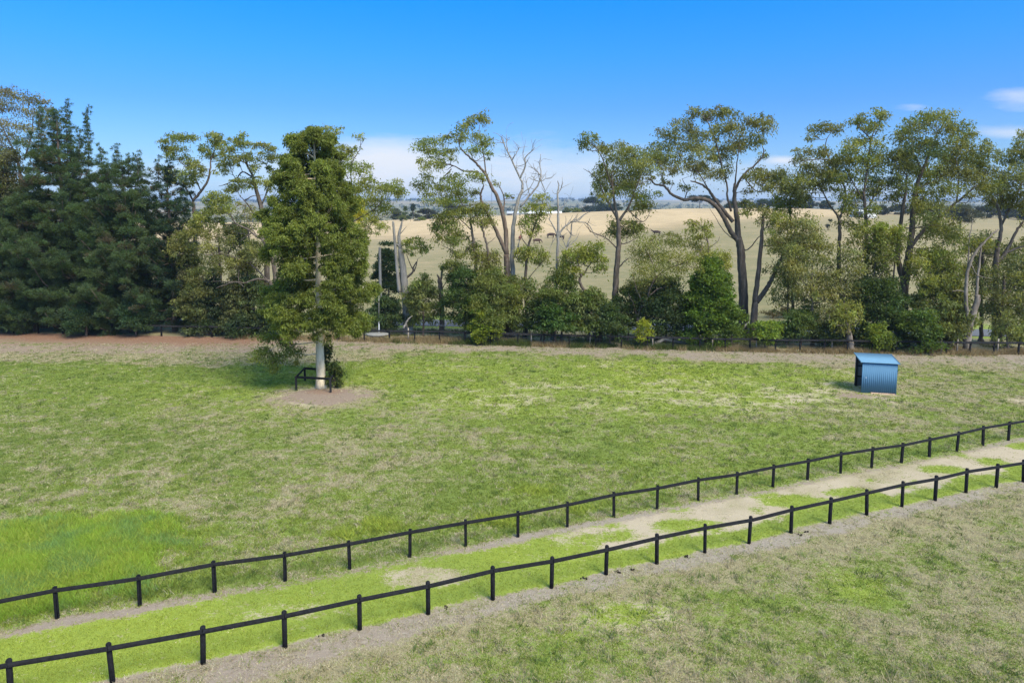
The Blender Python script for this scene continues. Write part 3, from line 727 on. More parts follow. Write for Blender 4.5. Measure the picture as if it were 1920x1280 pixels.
# ------------------------------------------------------------------ the paddock tree (tall, dense, cream trunk)
def paddock_tree():
    b = ground(602.6, 726.5); Y = b[1]; root = empty('gum_tree', b); tag(root, 'tall dense green paddock tree with a cream trunk inside the small black guard rail', 'tree')
    sk = Skel(); mpp = Y / F_PX
    P = [b - np.array([0, 0, .1])] + [at(*px(C2, x, y), Y) for x, y in ((358, 1120), (354, 1060), (352, 1000), (351, 900), (347, 760), (345, 620), (342, 470), (335, 300), (328, 130))]
    sk.limb(P, .37, .04, 12, 6, 0, .75); sk.mb.tube([P[0], P[0] + np.array([0, 0, .35]), P[0] + np.array([0, 0, .9])], [.50, .40, .34], 12, .08)
    cw = Crown((.124, .156, .032), .19, .066, 330, 'hang', var=.22, sub=8, tip=(.19, .215, .042)); cw.tight = .95
    rows = [(90, 305, 345), (125, 262, 385), (155, 215, 412), (200, 190, 438), (250, 170, 462), (310, 152, 480), (370, 115, 492), (430, 92, 510), (500, 104, 535), (560, 98, 568),
            (620, 108, 588), (680, 135, 586), (740, 112, 590), (800, 92, 602), (860, 96, 606), (910, 118, 592), (950, 205, 550)]
    ry = [r[0] for r in rows]
    cw.tight = .92; kz = mpp / C2[2]; placed = []
    prow = lambda y: (np.interp(y, ry, [r[1] for r in rows]), np.interp(y, ry, [r[2] for r in rows]))
    tries = 0
    while len(placed) < 112 and tries < 6000:
        tries += 1; y = rng.uniform(112, 935); xl, xr = prow(y); hw = (xr - xl) / 2 * kz * .9
        if rng.random() > (.35 + hw) / 5.0: continue
        c = at(*px(C2, (xl + xr) / 2, y), Y); lr = float(np.clip(.30 * hw, .45, 1.0)) * rng.uniform(.7, 1.35); th = rng.uniform(0, 6.283)
        q = max(.1, hw - lr * .8) * rng.uniform(.68, 1.18); L = c + np.array([math.cos(th) * q, math.sin(th) * q * .95, 0])
        if any(np.linalg.norm((L - a) * [1, 1, 1.15]) < (lr + b) * .62 for a, b in placed): continue
        if math.sin(th) < -.1 and abs(L[0] - P[5][0]) < .75 and ((600 < y < 740 and rng.random() < .55) or (y > 900 and rng.random() < .5)): continue
        placed.append((L, lr)); tone = rng.uniform(.8, 1.2); sk.twig_to(L, .06, 3, lr, lr * .7)
        for _ in range(int(8 + 12 * lr)):
            d = unit(rng.normal(size=3) + .7 * np.array([math.cos(th), math.sin(th), .5])); p = L + d * lr * rng.uniform(.45, .98) * np.array([1, 1, .95]); r = rng.uniform(.26, .44)
            cw.clump(p, r, r, r * .95, .95, cw.c * tone)
    for _ in range(40):
        y = rng.uniform(150, 900); xl, xr = prow(y); c = at(*px(C2, (xl + xr) / 2, y), Y); a = rng.uniform(0, 6.28); hw = (xr - xl) / 2 * kz * rng.uniform(.25, .6)
        cw.clump(c + np.array([math.cos(a) * hw, abs(math.sin(a)) * hw, 0]), .6, .6, .6, .8)
    for _ in range(10): p = at(*px(C2, 322 + rng.normal(0, 22), 108 + rng.uniform(-12, 30)), Y + rng.normal(0, .4)); cw.clump(p, .36, .36, .4)
    for (x, y, rx, ry_, dz) in ((150, 955, 62, 42, -.6), (115, 1015, 48, 40, -.9), (175, 1050, 60, 46, -.8), (235, 1020, 52, 45, -.5), (160, 1088, 26, 30, -.8), (90, 1045, 26, 26, -.8), (215, 975, 40, 34, -.3), (255, 1060, 20, 22, -.6)):
        p = at(*px(C2, x, y), Y + dz); k = mpp / C2[2]; cw.clump(p, rx * k, rx * k, ry_ * k, .95); sk.twig_to(p, .045, 4, rx * k, ry_ * k)
    limb3(sk, C2, Y, [(338, 1022), (300, 1026), (262, 1020), (215, 1015)], .05, .02, -.6, False, sides=6)
    cr_o = cw.build(root); cr_o.location = -root.location
    t = sk.mb.build('trunk', BARK_PALE, root, True); t.location = -root.location
paddock_tree()
# ------------------------------------------------------------------ pines at the left
PG = 'pines on the left boundary'
pine('tallest dark pine with several spiky leaders, left of the row', 105, 205, 627, [(0, 2), (.08, 12), (.16, 30), (.27, 56), (.45, 78), (.7, 92), (.9, 96), (1, 70)], 2.5,
     spires=[(126, 197, 300, 17), (165, 210, 320, 15), (72, 204, 320, 16), (98, 232, 330, 14), (148, 250, 330, 12)], group=PG)
pine('dark pine cut by the left edge of the picture, under a thin brown gum', -38, 262, 626, [(0, 10), (.15, 40), (.4, 78), (.7, 100), (1, 84)], 1.6, spires=[(-20, 262, 330, 14), (15, 290, 350, 14)], group=PG)
pine('broad blue green pine with three short tops, middle of the pine group', 228, 292, 631, [(0, 3), (.08, 20), (.16, 42), (.3, 62), (.6, 80), (.85, 84), (1, 62)], 1.8,
     spires=[(192, 281, 345, 15), (217, 280, 340, 14), (258, 293, 345, 13), (240, 300, 350, 13)], group=PG)
pine('narrow dark pine at the right end of the pine group', 312, 305, 632, [(0, 5), (.1, 22), (.3, 36), (.6, 44), (.85, 50), (1, 42)], 2.6, spires=[(297, 303, 345, 14), (318, 315, 350, 12)], group=PG, col=(0.028, 0.053, 0.036))
pine('short dark pine filling the gap between two taller pines', 168, 350, 629, [(0, 18), (.2, 45), (.6, 62), (1, 60)], 4.2, group=PG)
pine('squat dark pine in front of the far left pine', 48, 360, 627, [(0, 20), (.3, 50), (.7, 60), (1, 55)], .9, group=PG)
bush('rounded bright pine sapling at the feet of the pines, nearest the dirt', CF, 160, 606, 34, 26, -.8, (0.042, 0.078, 0.039), 'pine_sapling', 'tree', mode='up', l=.28, w=.085, dens=150, tip=(.06, .11, .045))
bush('rounded pine sapling with a bare stem, right of the brighter sapling', CF, 252, 594, 30, 24, -.4, (0.042, 0.081, 0.041), 'pine_sapling', 'tree', mode='up', l=.28, w=.085, dens=150, tip=(.06, .11, .045))
bush('rounded pine sapling near the left edge of the picture', CF, 45, 592, 40, 26, .2, (0.045, 0.078, 0.039), 'pine_sapling', 'tree', mode='up', l=.28, w=.085, dens=150, tip=(.06, .11, .045))
gum('thin brownish gum rising behind the far left pine', CF, 7.5, [(.28, .1, [(40, 600), (45, 420), (38, 330), (28, 280)]), (.1, .03, [(45, 300), (60, 250), (62, 200)], .5), (.1, .03, [(30, 290), (5, 240), (-8, 205)], -.5)],
    [(0, 175, 26, 12), (30, 182, 28, 13), (62, 190, 22, 12), (5, 205, 28, 14), (45, 212, 24, 12), (82, 207, 16, 9), (78, 222, 22, 12), (15, 235, 26, 14), (55, 245, 24, 13), (-5, 262, 26, 16), (95, 232, 14, 10), (35, 268, 22, 12), (10, 290, 26, 15), (-20, 190, 24, 14)],
    col=(0.119, 0.112, 0.059), dens=60)
gum('brown olive gum crown pushing through the far left pine', CF, .6, [(.2, .08, [(-14, 620), (-10, 450), (-4, 330)])],
    [(8, 300, 28, 22), (-12, 320, 26, 22), (18, 335, 26, 18), (10, 360, 24, 16), (-10, 385, 26, 22), (25, 300, 20, 14)], col=(0.073, 0.077, 0.042), dens=75)

# ------------------------------------------------------------------ gums between the pines and the paddock tree
gum('slender gum with a curved fork standing clear against the sky, right of the pines', C6, 5.0,
    [(.27, .13, [(392, 1900), (385, 1300), (372, 900), (358, 800)]), (.15, .04, [(360, 795), (440, 700), (520, 580), (545, 470), (555, 350), (600, 230)], .3), (.10, .03, [(350, 775), (300, 680), (262, 630), (235, 560)], .6),
     (.07, .02, [(360, 790), (388, 730), (330, 705), (215, 720)], -.5), (.05, .015, [(545, 490), (600, 455)], .2), (.07, .02, [(445, 690), (370, 520), (290, 430), (220, 370), (185, 300)], -.8), (.05, .02, [(290, 430), (330, 370)])],
    [(180, 105, 105, 55), (300, 110, 105, 58), (80, 150, 70, 50), (60, 225, 62, 48), (180, 235, 120, 46), (110, 300, 85, 46), (265, 335, 66, 44), (340, 375, 60, 46), (560, 80, 70, 48), (640, 95, 40, 50), (560, 195, 110, 58),
     (640, 150, 60, 50), (490, 245, 66, 44), (565, 310, 95, 44), (680, 290, 60, 48), (660, 395, 56, 40), (400, 415, 62, 50), (470, 460, 50, 40), (290, 490, 140, 48), (400, 535, 64, 50), (225, 555, 110, 50), (330, 620, 84, 46), (100, 560, 60, 36), (600, 490, 40, 26), (250, 700, 60, 34, .6)],
    col=OLIVE_D, dens=118, group='gums left of the paddock tree')
gum('open crowned gum whose limbs spread left from behind the paddock tree', C6, 3.2,
    [(.30, .12, [(1175, 2270), (1165, 1300), (1110, 900), (1040, 640), (1010, 520)]), (.11, .03, [(1010, 520), (960, 430), (925, 380), (800, 330)], .6), (.10, .03, [(1010, 520), (950, 400), (905, 230)], -.6), (.09, .02, [(1000, 530), (900, 480), (850, 535), (740, 605), (640, 635)], .4),
     (.08, .02, [(1100, 860), (1240, 490), (1170, 420), (1100, 330)], .8), (.10, .03, [(1060, 1000), (1000, 900), (930, 800), (870, 740)], -.8), (.07, .02, [(930, 790), (1000, 745), (1130, 730)], -.4), (.06, .015, [(930, 850), (880, 840), (850, 828)])],
    [(820, 130, 66, 46), (910, 95, 44, 40), (755, 220, 100, 56), (900, 190, 92, 62), (830, 330, 105, 62), (760, 405, 82, 48), (965, 330, 84, 52), (1100, 190, 84, 48), (1200, 235, 72, 48), (1150, 320, 92, 56), (1060, 430, 60, 44), (1250, 330, 60, 54), (690, 465, 60, 32), (1200, 430, 50, 34),
     (960, 575, 132, 50), (1090, 600, 120, 54), (850, 640, 112, 46), (1180, 620, 62, 54), (760, 680, 62, 36)], col=OLIVE_D, dens=118, group='gums left of the paddock tree')
gum('low branching olive gum with limbs bending left below the sky gap', C6, 1.6,
    [(.26, .12, [(1300, 2240), (1240, 1500), (1130, 1230), (1060, 1190)]), (.10, .03, [(1060, 1190), (970, 1110), (830, 1040), (760, 930), (720, 860)], -.4), (.06, .02, [(830, 1040), (700, 1055), (600, 1000)], .6), (.06, .02, [(1000, 1140), (930, 1190), (860, 1240)], .2), (.06, .02, [(1060, 1190), (1000, 1080), (950, 1000)], .8)],
    [(620, 760, 115, 62), (740, 800, 118, 70), (560, 825, 84, 60), (450, 930, 92, 62), (600, 930, 112, 58), (415, 1000, 82, 54), (720, 900, 100, 60), (520, 1010, 84, 50), (640, 1010, 82, 46), (380, 1090, 70, 44)], col=OLIVE, dens=118, group='gums left of the paddock tree')
gum('pale grey green gum foliage hanging beside the paddock tree', C6, 6.5, [(.16, .07, [(1010, 2230), (1000, 1500), (960, 1100)])],
    [(920, 900, 96, 62), (985, 985, 84, 66), (870, 990, 76, 54), (1010, 880, 50, 50), (940, 1060, 66, 46), (1040, 1070, 56, 50), (800, 1080, 60, 44), (720, 1120, 60, 40), (860, 1130, 66, 44), (620, 1140, 56, 36)], col=(0.245, 0.238, 0.123), dens=55, l=.3)
gum('drooping olive gum with horizontal dark limbs, low left of the paddock tree', C7, 1.2,
    [(.26, .12, [(1190, 1150), (1160, 850), (1110, 600), (1060, 560)]), (.11, .03, [(1060, 560), (960, 550), (860, 585), (740, 580), (640, 610), (560, 640)], -.7), (.06, .02, [(740, 580), (620, 572), (500, 576)], .3), (.05, .015, [(790, 582), (785, 500), (800, 440)], .2), (.05, .015, [(780, 585), (850, 630)]), (.09, .03, [(1110, 600), (900, 400), (640, 300), (560, 310), (420, 300)], .8)],
    [(330, 90, 118, 62), (200, 170, 98, 72), (260, 250, 116, 70), (450, 230, 88, 46), (140, 250, 70, 60), (680, 180, 92, 56), (650, 370, 110, 62), (780, 400, 90, 56), (880, 430, 90, 62), (950, 230, 108, 82), (1000, 330, 100, 70), (880, 300, 80, 60), (430, 480, 128, 70), (380, 580, 92, 70), (420, 680, 96, 66), (330, 640, 60, 60), (560, 440, 60, 40)],
    col=(0.123, 0.137, 0.050), dens=118, group='gums left of the paddock tree')
bush('dark green shrub behind the pale gum, left of the paddock tree', C7, 780, 125, 95, 95, 5.5, BUSH_D, Y=76)
bush('dark upright conifer shrub under the drooping gum', C7, 565, 850, 110, 270, 1.8, (0.042, 0.067, 0.034), dens=140)
bush('olive shrub with ragged top at the right end of the pines', C7, 340, 850, 140, 200, .9, (0.101, 0.123, 0.048), mode='hang', l=.3, w=.11, dens=100)
bush('brownish olive shrub left of the paddock tree trunk', C7, 745, 840, 120, 240, 1.4, (0.090, 0.106, 0.045), mode='hang', l=.3, w=.11, dens=100)
bush('dense green shrub half hidden behind the paddock tree', C7, 930, 850, 150, 260, 1.9, (0.081, 0.106, 0.042), mode='hang', l=.3, w=.11, dens=100)
bush('very dark low shrub at the fence, left of the paddock tree', C7, 800, 1030, 150, 90, .5, (0.036, 0.059, 0.028))
bush('dark low shrub behind the fence at the right end of the pines', C7, 480, 1060, 130, 80, .7, (0.039, 0.062, 0.029))
bush('dark shrub directly behind the paddock tree trunk', C7, 1150, 1000, 160, 150, 1.0, (0.042, 0.067, 0.031))

# ------------------------------------------------------------------ gum behind the right side of the paddock tree
gum('gum with flat olive clumps showing right of the paddock tree', C2, 4.5,
    [(.28, .1, [(470, 930), (470, 600), (480, 450), (500, 360)]), (.09, .025, [(480, 480), (510, 465), (570, 430), (620, 380)], .6), (.09, .02, [(500, 360), (530, 320), (560, 290), (600, 330)], -.5), (.06, .012, [(490, 370), (480, 250), (510, 190), (522, 150), (515, 120)], .4), (.05, .012, [(470, 300), (410, 180), (395, 100)], .2), (.05, .015, [(540, 470), (590, 470), (640, 440)])],
    [(392, 92, 44, 16), (420, 110, 34, 12), (515, 122, 24, 13), (470, 190, 36, 24), (445, 170, 24, 14), (500, 175, 20, 12), (520, 268, 58, 26), (475, 240, 40, 22), (590, 345, 70, 34), (650, 345, 56, 36), (560, 395, 60, 38), (625, 425, 48, 28), (570, 470, 46, 26), (510, 335, 50, 28), (680, 365, 26, 24), (540, 310, 40, 20), (600, 500, 34, 20), (530, 520, 40, 26)],
    col=OLIVE, dens=95)
bush('yellow flowering wattle behind the paddock tree', CF, 668, 398, 17, 26, 0, (.34, .33, .03), 'wattle_tree', 'tree', Y=96, mode='hang', l=.26, w=.1, dens=90)

# ------------------------------------------------------------------ broken dead trees at the left of the gap
def dead_split():
    Y = depth_at(C8, 480, 4.2); sk = Skel()
    Q = limb3(sk, C8, Y, [(495, 1090), (478, 900), (462, 720), (440, 500), (412, 270)], .52, .27, 0, True, sides=11, per=6, wig=.01)
    limb3(sk, C8, Y, [(412, 280), (395, 130), (420, 20), (432, -40)], .20, .04, .2, False, sides=7)
    limb3(sk, C8, Y, [(400, 120), (450, 60), (480, 25)], .05, .015, -.2, False, sides=5)
    b = sk.nodes[0]; root = empty('dead_tree', (b[0], b[1], 0)); tag(root, 'broken dead grey tree with split slab and leafy side branch, right of the paddock tree', 'tree')
    slab = MB(); P = [at(*px(C8, x, y), Y - .35) for x, y in ((402, 745), (382, 560), (368, 400), (355, 230), (340, 60), (332, -30))]
    slab.tube(spline(P, 5), np.linspace(.20, .10, len(spline(P, 5))), 6, .1); limb3(sk, C8, Y, [(412, 270), (385, 230), (355, 215)], .12, .06, -.3, False, sides=6)
    s = slab.build('split_slab', BARK_GREY, root, True); s.location = -root.location
    live = Skel(); live.nodes = sk.nodes.copy(); live.rad = sk.rad.copy()
    limb3(live, C8, Y, [(468, 590), (510, 560), (548, 520), (555, 470), (590, 410)], .13, .05, .3, False, sides=7)
    limb3(live, C8, Y, [(552, 500), (520, 440), (470, 310)], .07, .02, -.4, False, sides=6); limb3(live, C8, Y, [(560, 520), (585, 450), (600, 380)], .07, .02, .2, False, sides=6)
    cw = Crown(OLIVE, .32, .12, 90, tip=(.16, .15, .045)); mpp = Y / F_PX / C8[2]
    for (x, y, rx, ry) in ((470, 220, 62, 50), (540, 180, 80, 55), (630, 200, 80, 56), (690, 260, 62, 56), (560, 260, 80, 46), (640, 300, 76, 46), (470, 290, 48, 40), (590, 150, 50, 32), (520, 320, 50, 28)):
        p = at(*px(C8, x, y), Y + rng.uniform(-.8, .8)); cw.clump(p, rx * mpp, rx * mpp, ry * mpp); live.twig_to(p, .04, 3, rx * mpp, ry * mpp)
    c = cw.build(root); c.location = -root.location
    t = sk.mb.build('trunk', BARK_GREY, root, True); t.location = -root.location
    t = live.mb.build('side_branch', BARK_DARK, root, True); t.location = -root.location
dead_split()
gum('short broken dead stump with a stub branch, standing left of the dark green bushes', C8, 3.4, [(.28, .22, [(865, 1090), (862, 900), (852, 720), (838, 600)]), (.12, .05, [(838, 605), (822, 570), (812, 548)], -.1), (.12, .09, [(845, 640), (862, 560), (868, 470)], .1), (.05, .012, [(868, 700), (910, 640), (980, 605)], .3), (.06, .03, [(850, 895), (810, 880), (780, 890)], -.3)], [(885, 480, 28, 20), (850, 470, 18, 12)], col=OLIVE_D, bark=BARK_BROWN, name='tree_stump', cat='stump')
bush('dark green conifer column behind the grey pole', CF, 727, 545, 21, 68, 7, (0.042, 0.073, 0.038), 'conifer', 'tree', Y=78, mode='up', dens=160)
bush('rounded olive shrub leaning out beside the stump', CF, 792, 566, 29, 40, 3.0, (0.119, 0.147, 0.050), mode='hang', l=.3, w=.1, dens=105)
bush('dark green shrub at the foot of the split dead tree', CF, 722, 590, 26, 26, 3.4, (0.056, 0.087, 0.034), mode='hang')

# ------------------------------------------------------------------ the middle group
gum('tall forked gum with its thin crown swept left, middle of the picture', C3, 4.0,
    [(.42, .26, [(578, 945), (574, 860), (570, 780)]), (.24, .05, [(570, 790), (566, 660), (548, 560), (520, 480), (490, 430), (468, 380), (425, 325), (370, 275), (330, 232)], .4),
     (.22, .06, [(568, 770), (535, 700), (495, 610), (450, 525), (438, 480), (455, 430)], -.8), (.10, .02, [(430, 362), (350, 355), (300, 330), (270, 350)], .6), (.07, .02, [(300, 330), (240, 310), (215, 260)], .3), (.07, .02, [(470, 385), (450, 250), (435, 180), (430, 110)], -.4),
     (.06, .02, [(440, 520), (350, 535), (250, 540)], .5), (.05, .02, [(350, 535), (320, 470), (300, 420)], .4), (.06, .02, [(290, 345), (240, 400), (210, 460)], .4), (.09, .03, [(550, 590), (560, 500), (530, 420)], .5)],
    [(430, 88, 62, 30), (465, 105, 36, 26), (385, 120, 40, 26), (400, 185, 72, 32), (460, 215, 44, 34), (335, 160, 42, 40), (325, 205, 34, 26), (430, 250, 46, 28), (205, 210, 84, 32), (130, 240, 44, 32), (245, 265, 66, 36), (180, 255, 50, 26), (290, 255, 40, 20), (190, 330, 66, 40), (230, 320, 40, 26),
     (150, 445, 50, 46), (165, 400, 36, 26), (240, 455, 84, 42), (320, 425, 62, 46), (355, 470, 58, 42), (205, 515, 66, 32), (330, 510, 62, 26), (395, 385, 52, 24), (450, 400, 38, 28), (260, 500, 50, 26), (290, 390, 46, 22), (520, 420, 22, 14), (590, 480, 24, 12), (470, 270, 30, 20)],
    col=OLIVE_D, dens=78, bark=BARK_BROWN)
gum('leafless grey dead tree with upswept bare branches beside the forked gum', C3, 4.4,
    [(.26, .14, [(604, 905), (600, 800), (606, 640), (626, 520), (652, 450)]), (.12, .03, [(652, 450), (652, 415), (640, 390), (590, 285), (556, 215), (545, 180)], .4), (.09, .02, [(640, 395), (668, 330), (665, 290), (700, 255), (715, 235)], -.4), (.05, .01, [(575, 260), (572, 200), (568, 160)], .2), (.05, .01, [(600, 300), (632, 245), (635, 225)], .2), (.04, .01, [(668, 320), (655, 270), (660, 230)], .1),
     (.10, .02, [(640, 540), (700, 470), (735, 420), (748, 370), (742, 330), (745, 300)], .7), (.05, .012, [(748, 380), (715, 345), (705, 315)], .2), (.05, .012, [(745, 400), (770, 470), (775, 510)], .2), (.05, .01, [(740, 410), (768, 395), (772, 365)], .2), (.04, .01, [(556, 215), (535, 205)], .1), (.04, .01, [(690, 480), (672, 420), (680, 390)], -.2), (.05, .012, [(650, 470), (690, 440), (712, 400), (700, 380)], -.3), (.03, .008, [(620, 340), (625, 300)], .1), (.03, .008, [(590, 285), (570, 275), (545, 255)], .1),
     (.12, .04, [(606, 800), (628, 760), (632, 735)], -.2)],
    [], bark=BARK_GREY, name='dead_tree')
gum('small olive gum with a rounded two tier crown left of the forked gum', C3, 3.0,
    [(.2, .09, [(415, 905), (412, 800), (398, 690), (385, 600)]), (.06, .02, [(400, 720), (330, 800), (290, 760), (240, 735)], -.5), (.06, .02, [(395, 660), (330, 600), (280, 590)], .5)],
    [(245, 600, 58, 36), (300, 572, 56, 32), (215, 650, 44, 36), (270, 650, 62, 40), (350, 570, 46, 30), (395, 560, 46, 30), (300, 715, 60, 38), (330, 680, 46, 34), (240, 700, 40, 26), (340, 785, 56, 36), (290, 830, 50, 30), (260, 850, 30, 22), (390, 740, 40, 26), (350, 850, 44, 26)], col=(0.129, 0.154, 0.042), dens=95)
gum('thin gum with a weeping clump in front of the forked trunk', C3, 2.6,
    [(.15, .08, [(488, 920), (480, 820), (472, 740), (455, 680), (442, 610)]), (.04, .01, [(472, 730), (520, 690)], .3), (.05, .02, [(470, 790), (440, 850), (510, 910)], -.4)],
    [(450, 572, 46, 34), (425, 610, 44, 34), (475, 620, 40, 36), (440, 540, 40, 24), (470, 790, 60, 34), (510, 820, 44, 44), (435, 810, 48, 40), (480, 850, 50, 34), (465, 870, 36, 30)], col=(0.151, 0.168, 0.048), dens=85)
gum('slim dark gum with small leaf clumps right of the dead grey tree', C3, 3.6,
    [(.17, .07, [(668, 920), (674, 820), (684, 740), (712, 640), (742, 565)]), (.05, .02, [(680, 740), (650, 700), (640, 650)], .4), (.05, .02, [(715, 640), (690, 590)], -.4), (.05, .02, [(742, 565), (760, 500)], .2), (.05, .02, [(676, 910), (720, 860), (760, 810)], -.5)],
    [(690, 630, 40, 40), (660, 620, 26, 26), (722, 590, 46, 40), (745, 540, 46, 34), (740, 490, 44, 28), (700, 540, 34, 26), (685, 670, 40, 28), (735, 660, 26, 26), (720, 765, 56, 34), (680, 785, 50, 36), (760, 790, 40, 40), (640, 770, 34, 30), (720, 810, 66, 30), (660, 560, 20, 14)], col=OLIVE, dens=78)
gum('pale dead tree with crooked bare limbs, right of the slim dark gum', C3, 3.2,
    [(.20, .028, [(812, 1010), (826, 900), (832, 760), (836, 640), (834, 540), (832, 470), (838, 430), (832, 405)]), (.10, .03, [(834, 700), (850, 660), (895, 620), (930, 610), (975, 575)], .5), (.08, .02, [(832, 690), (812, 640), (795, 610), (790, 590)], -.3), (.05, .01, [(836, 560), (865, 530), (890, 495)], .3), (.04, .01, [(836, 470), (852, 440), (855, 408)], .1),
     (.15, .06, [(852, 890), (868, 800), (880, 740), (900, 680)], .6), (.07, .02, [(900, 680), (905, 620), (935, 600), (980, 570)], .3), (.06, .015, [(935, 615), (985, 625), (1020, 680), (1040, 700)], .3), (.05, .012, [(880, 745), (920, 710), (945, 665)], .2), (.05, .012, [(880, 750), (850, 690), (842, 660)], -.2), (.04, .01, [(900, 680), (880, 640), (905, 590), (908, 580)], .3), (.04, .01, [(832, 680), (800, 730), (790, 790)], -.3)],
    [], bark=BARK_GREY, name='dead_tree')
gum('light green round headed gum on a bent trunk, left of the dark straight gum', C3, 2.2,
    [(.18, .10, [(1050, 1020), (1000, 1000), (955, 945), (944, 905), (962, 880)]), (.09, .03, [(950, 890), (940, 840), (930, 800)], -.3), (.09, .03, [(962, 885), (990, 845), (1010, 800)], .3)],
    [(950, 765, 70, 36), (900, 800, 50, 36), (1000, 790, 56, 36), (960, 810, 70, 34), (885, 850, 44, 36), (1030, 740, 46, 36), (1040, 800, 40, 34), (1050, 850, 30, 40), (920, 860, 40, 26), (860, 830, 30, 26)], col=(0.175, 0.210, 0.042), dens=100, tip=(.2, .21, .03))
bush('broad dark green bush in the middle of the fence line', C3, 355, 1000, 92, 130, 2.0, (0.064, 0.104, 0.031), dens=130)
bush('large mid green feathery bush right of the broad dark bush', C3, 500, 1020, 145, 125, 1.8, (0.123, 0.151, 0.042), mode='hang', l=.28, w=.09, dens=110)
bush('bright yellow green bush leaning over the far fence', C3, 462, 1160, 72, 72, .15, LIME, mode='out', l=.2, w=.13, dens=130, tip=(0.364, 0.406, 0.049))
bush('glossy green shrub behind the bright yellow green bush', C3, 420, 1080, 70, 80, 1.0, (0.098, 0.161, 0.031), dens=120)
gum('multi stemmed dark shrub tree behind the fence, centre', C3, 3.4, [(.12, .05, [(660, 1150), (655, 1080), (640, 1010), (620, 950)]), (.08, .03, [(660, 1140), (690, 1080), (740, 1040)], .4), (.07, .02, [(655, 1080), (680, 1000), (690, 950)], -.4), (.05, .02, [(640, 1010), (590, 960)])],
    [(610, 925, 46, 40), (660, 930, 52, 40), (710, 950, 52, 40), (740, 1000, 46, 40), (620, 980, 46, 36), (680, 985, 46, 36), (600, 1020, 40, 34), (770, 950, 34, 30)], col=(0.109, 0.134, 0.045), dens=80)
bush('green shrub mass left of the bent trunk gum', C3, 850, 1010, 100, 120, 1.8, (0.112, 0.147, 0.039), mode='hang', l=.28, w=.1, dens=110)
bush('dark glossy shrub under the crooked dead tree', C3, 815, 1110, 90, 75, .9, (0.063, 0.115, 0.031), dens=125)
bush('olive shrub with bare hanging twigs right of the bent trunk', C3, 985, 1075, 95, 95, 1.4, (0.115, 0.140, 0.048), mode='hang', l=.28, w=.1, dens=100)
bush('dark shrub at the fence left of the straight dark gum', C4, 165, 1075, 70, 72, .7, (0.059, 0.095, 0.035), dens=125)

# ------------------------------------------------------------------ the right of the middle
gum('straight dark trunked gum with dense crown and a bare twig on its left side', C4, 3.8,
    [(.36, .17, [(190, 1010), (194, 900), (202, 780), (210, 670), (206, 580)]), (.15, .04, [(206, 590), (190, 500), (180, 430), (175, 350)], .2), (.14, .03, [(208, 590), (255, 520), (285, 450), (320, 360)], -.6), (.11, .03, [(206, 585), (160, 500), (125, 430), (110, 380)], .6), (.07, .02, [(212, 700), (260, 690), (310, 660)], -.4), (.08, .02, [(206, 820), (240, 780), (270, 765)], .4),
     (.07, .02, [(200, 720), (150, 670), (80, 640), (40, 600)], -.4), (.07, .02, [(180, 430), (130, 280), (90, 220), (50, 190)], .3), (.06, .02, [(250, 530), (330, 590), (370, 520)], .4)],
    [(75, 180, 46, 26), (35, 215, 34, 30), (110, 225, 40, 30), (140, 250, 34, 26), (200, 232, 56, 28), (250, 250, 46, 30), (330, 262, 100, 38), (400, 285, 40, 36), (270, 300, 70, 46), (330, 310, 60, 40), (190, 290, 50, 40), (130, 355, 56, 40), (180, 380, 60, 44), (250, 370, 66, 46), (110, 415, 40, 44), (320, 350, 60, 46), (180, 440, 66, 40), (240, 440, 50, 36), (320, 470, 64, 40), (280, 410, 56, 40), (350, 520, 44, 36), (300, 520, 40, 30), (230, 600, 66, 30), (190, 640, 60, 34), (290, 620, 56, 34), (240, 650, 66, 30), (150, 470, 36, 30)],
    col=(0.129, 0.151, 0.046), dens=92, dead=[(.06, .012, [(110, 390), (75, 355), (35, 330)]), (.03, .008, [(70, 352), (60, 335)]), (.04, .01, [(70, 640), (55, 600)])])
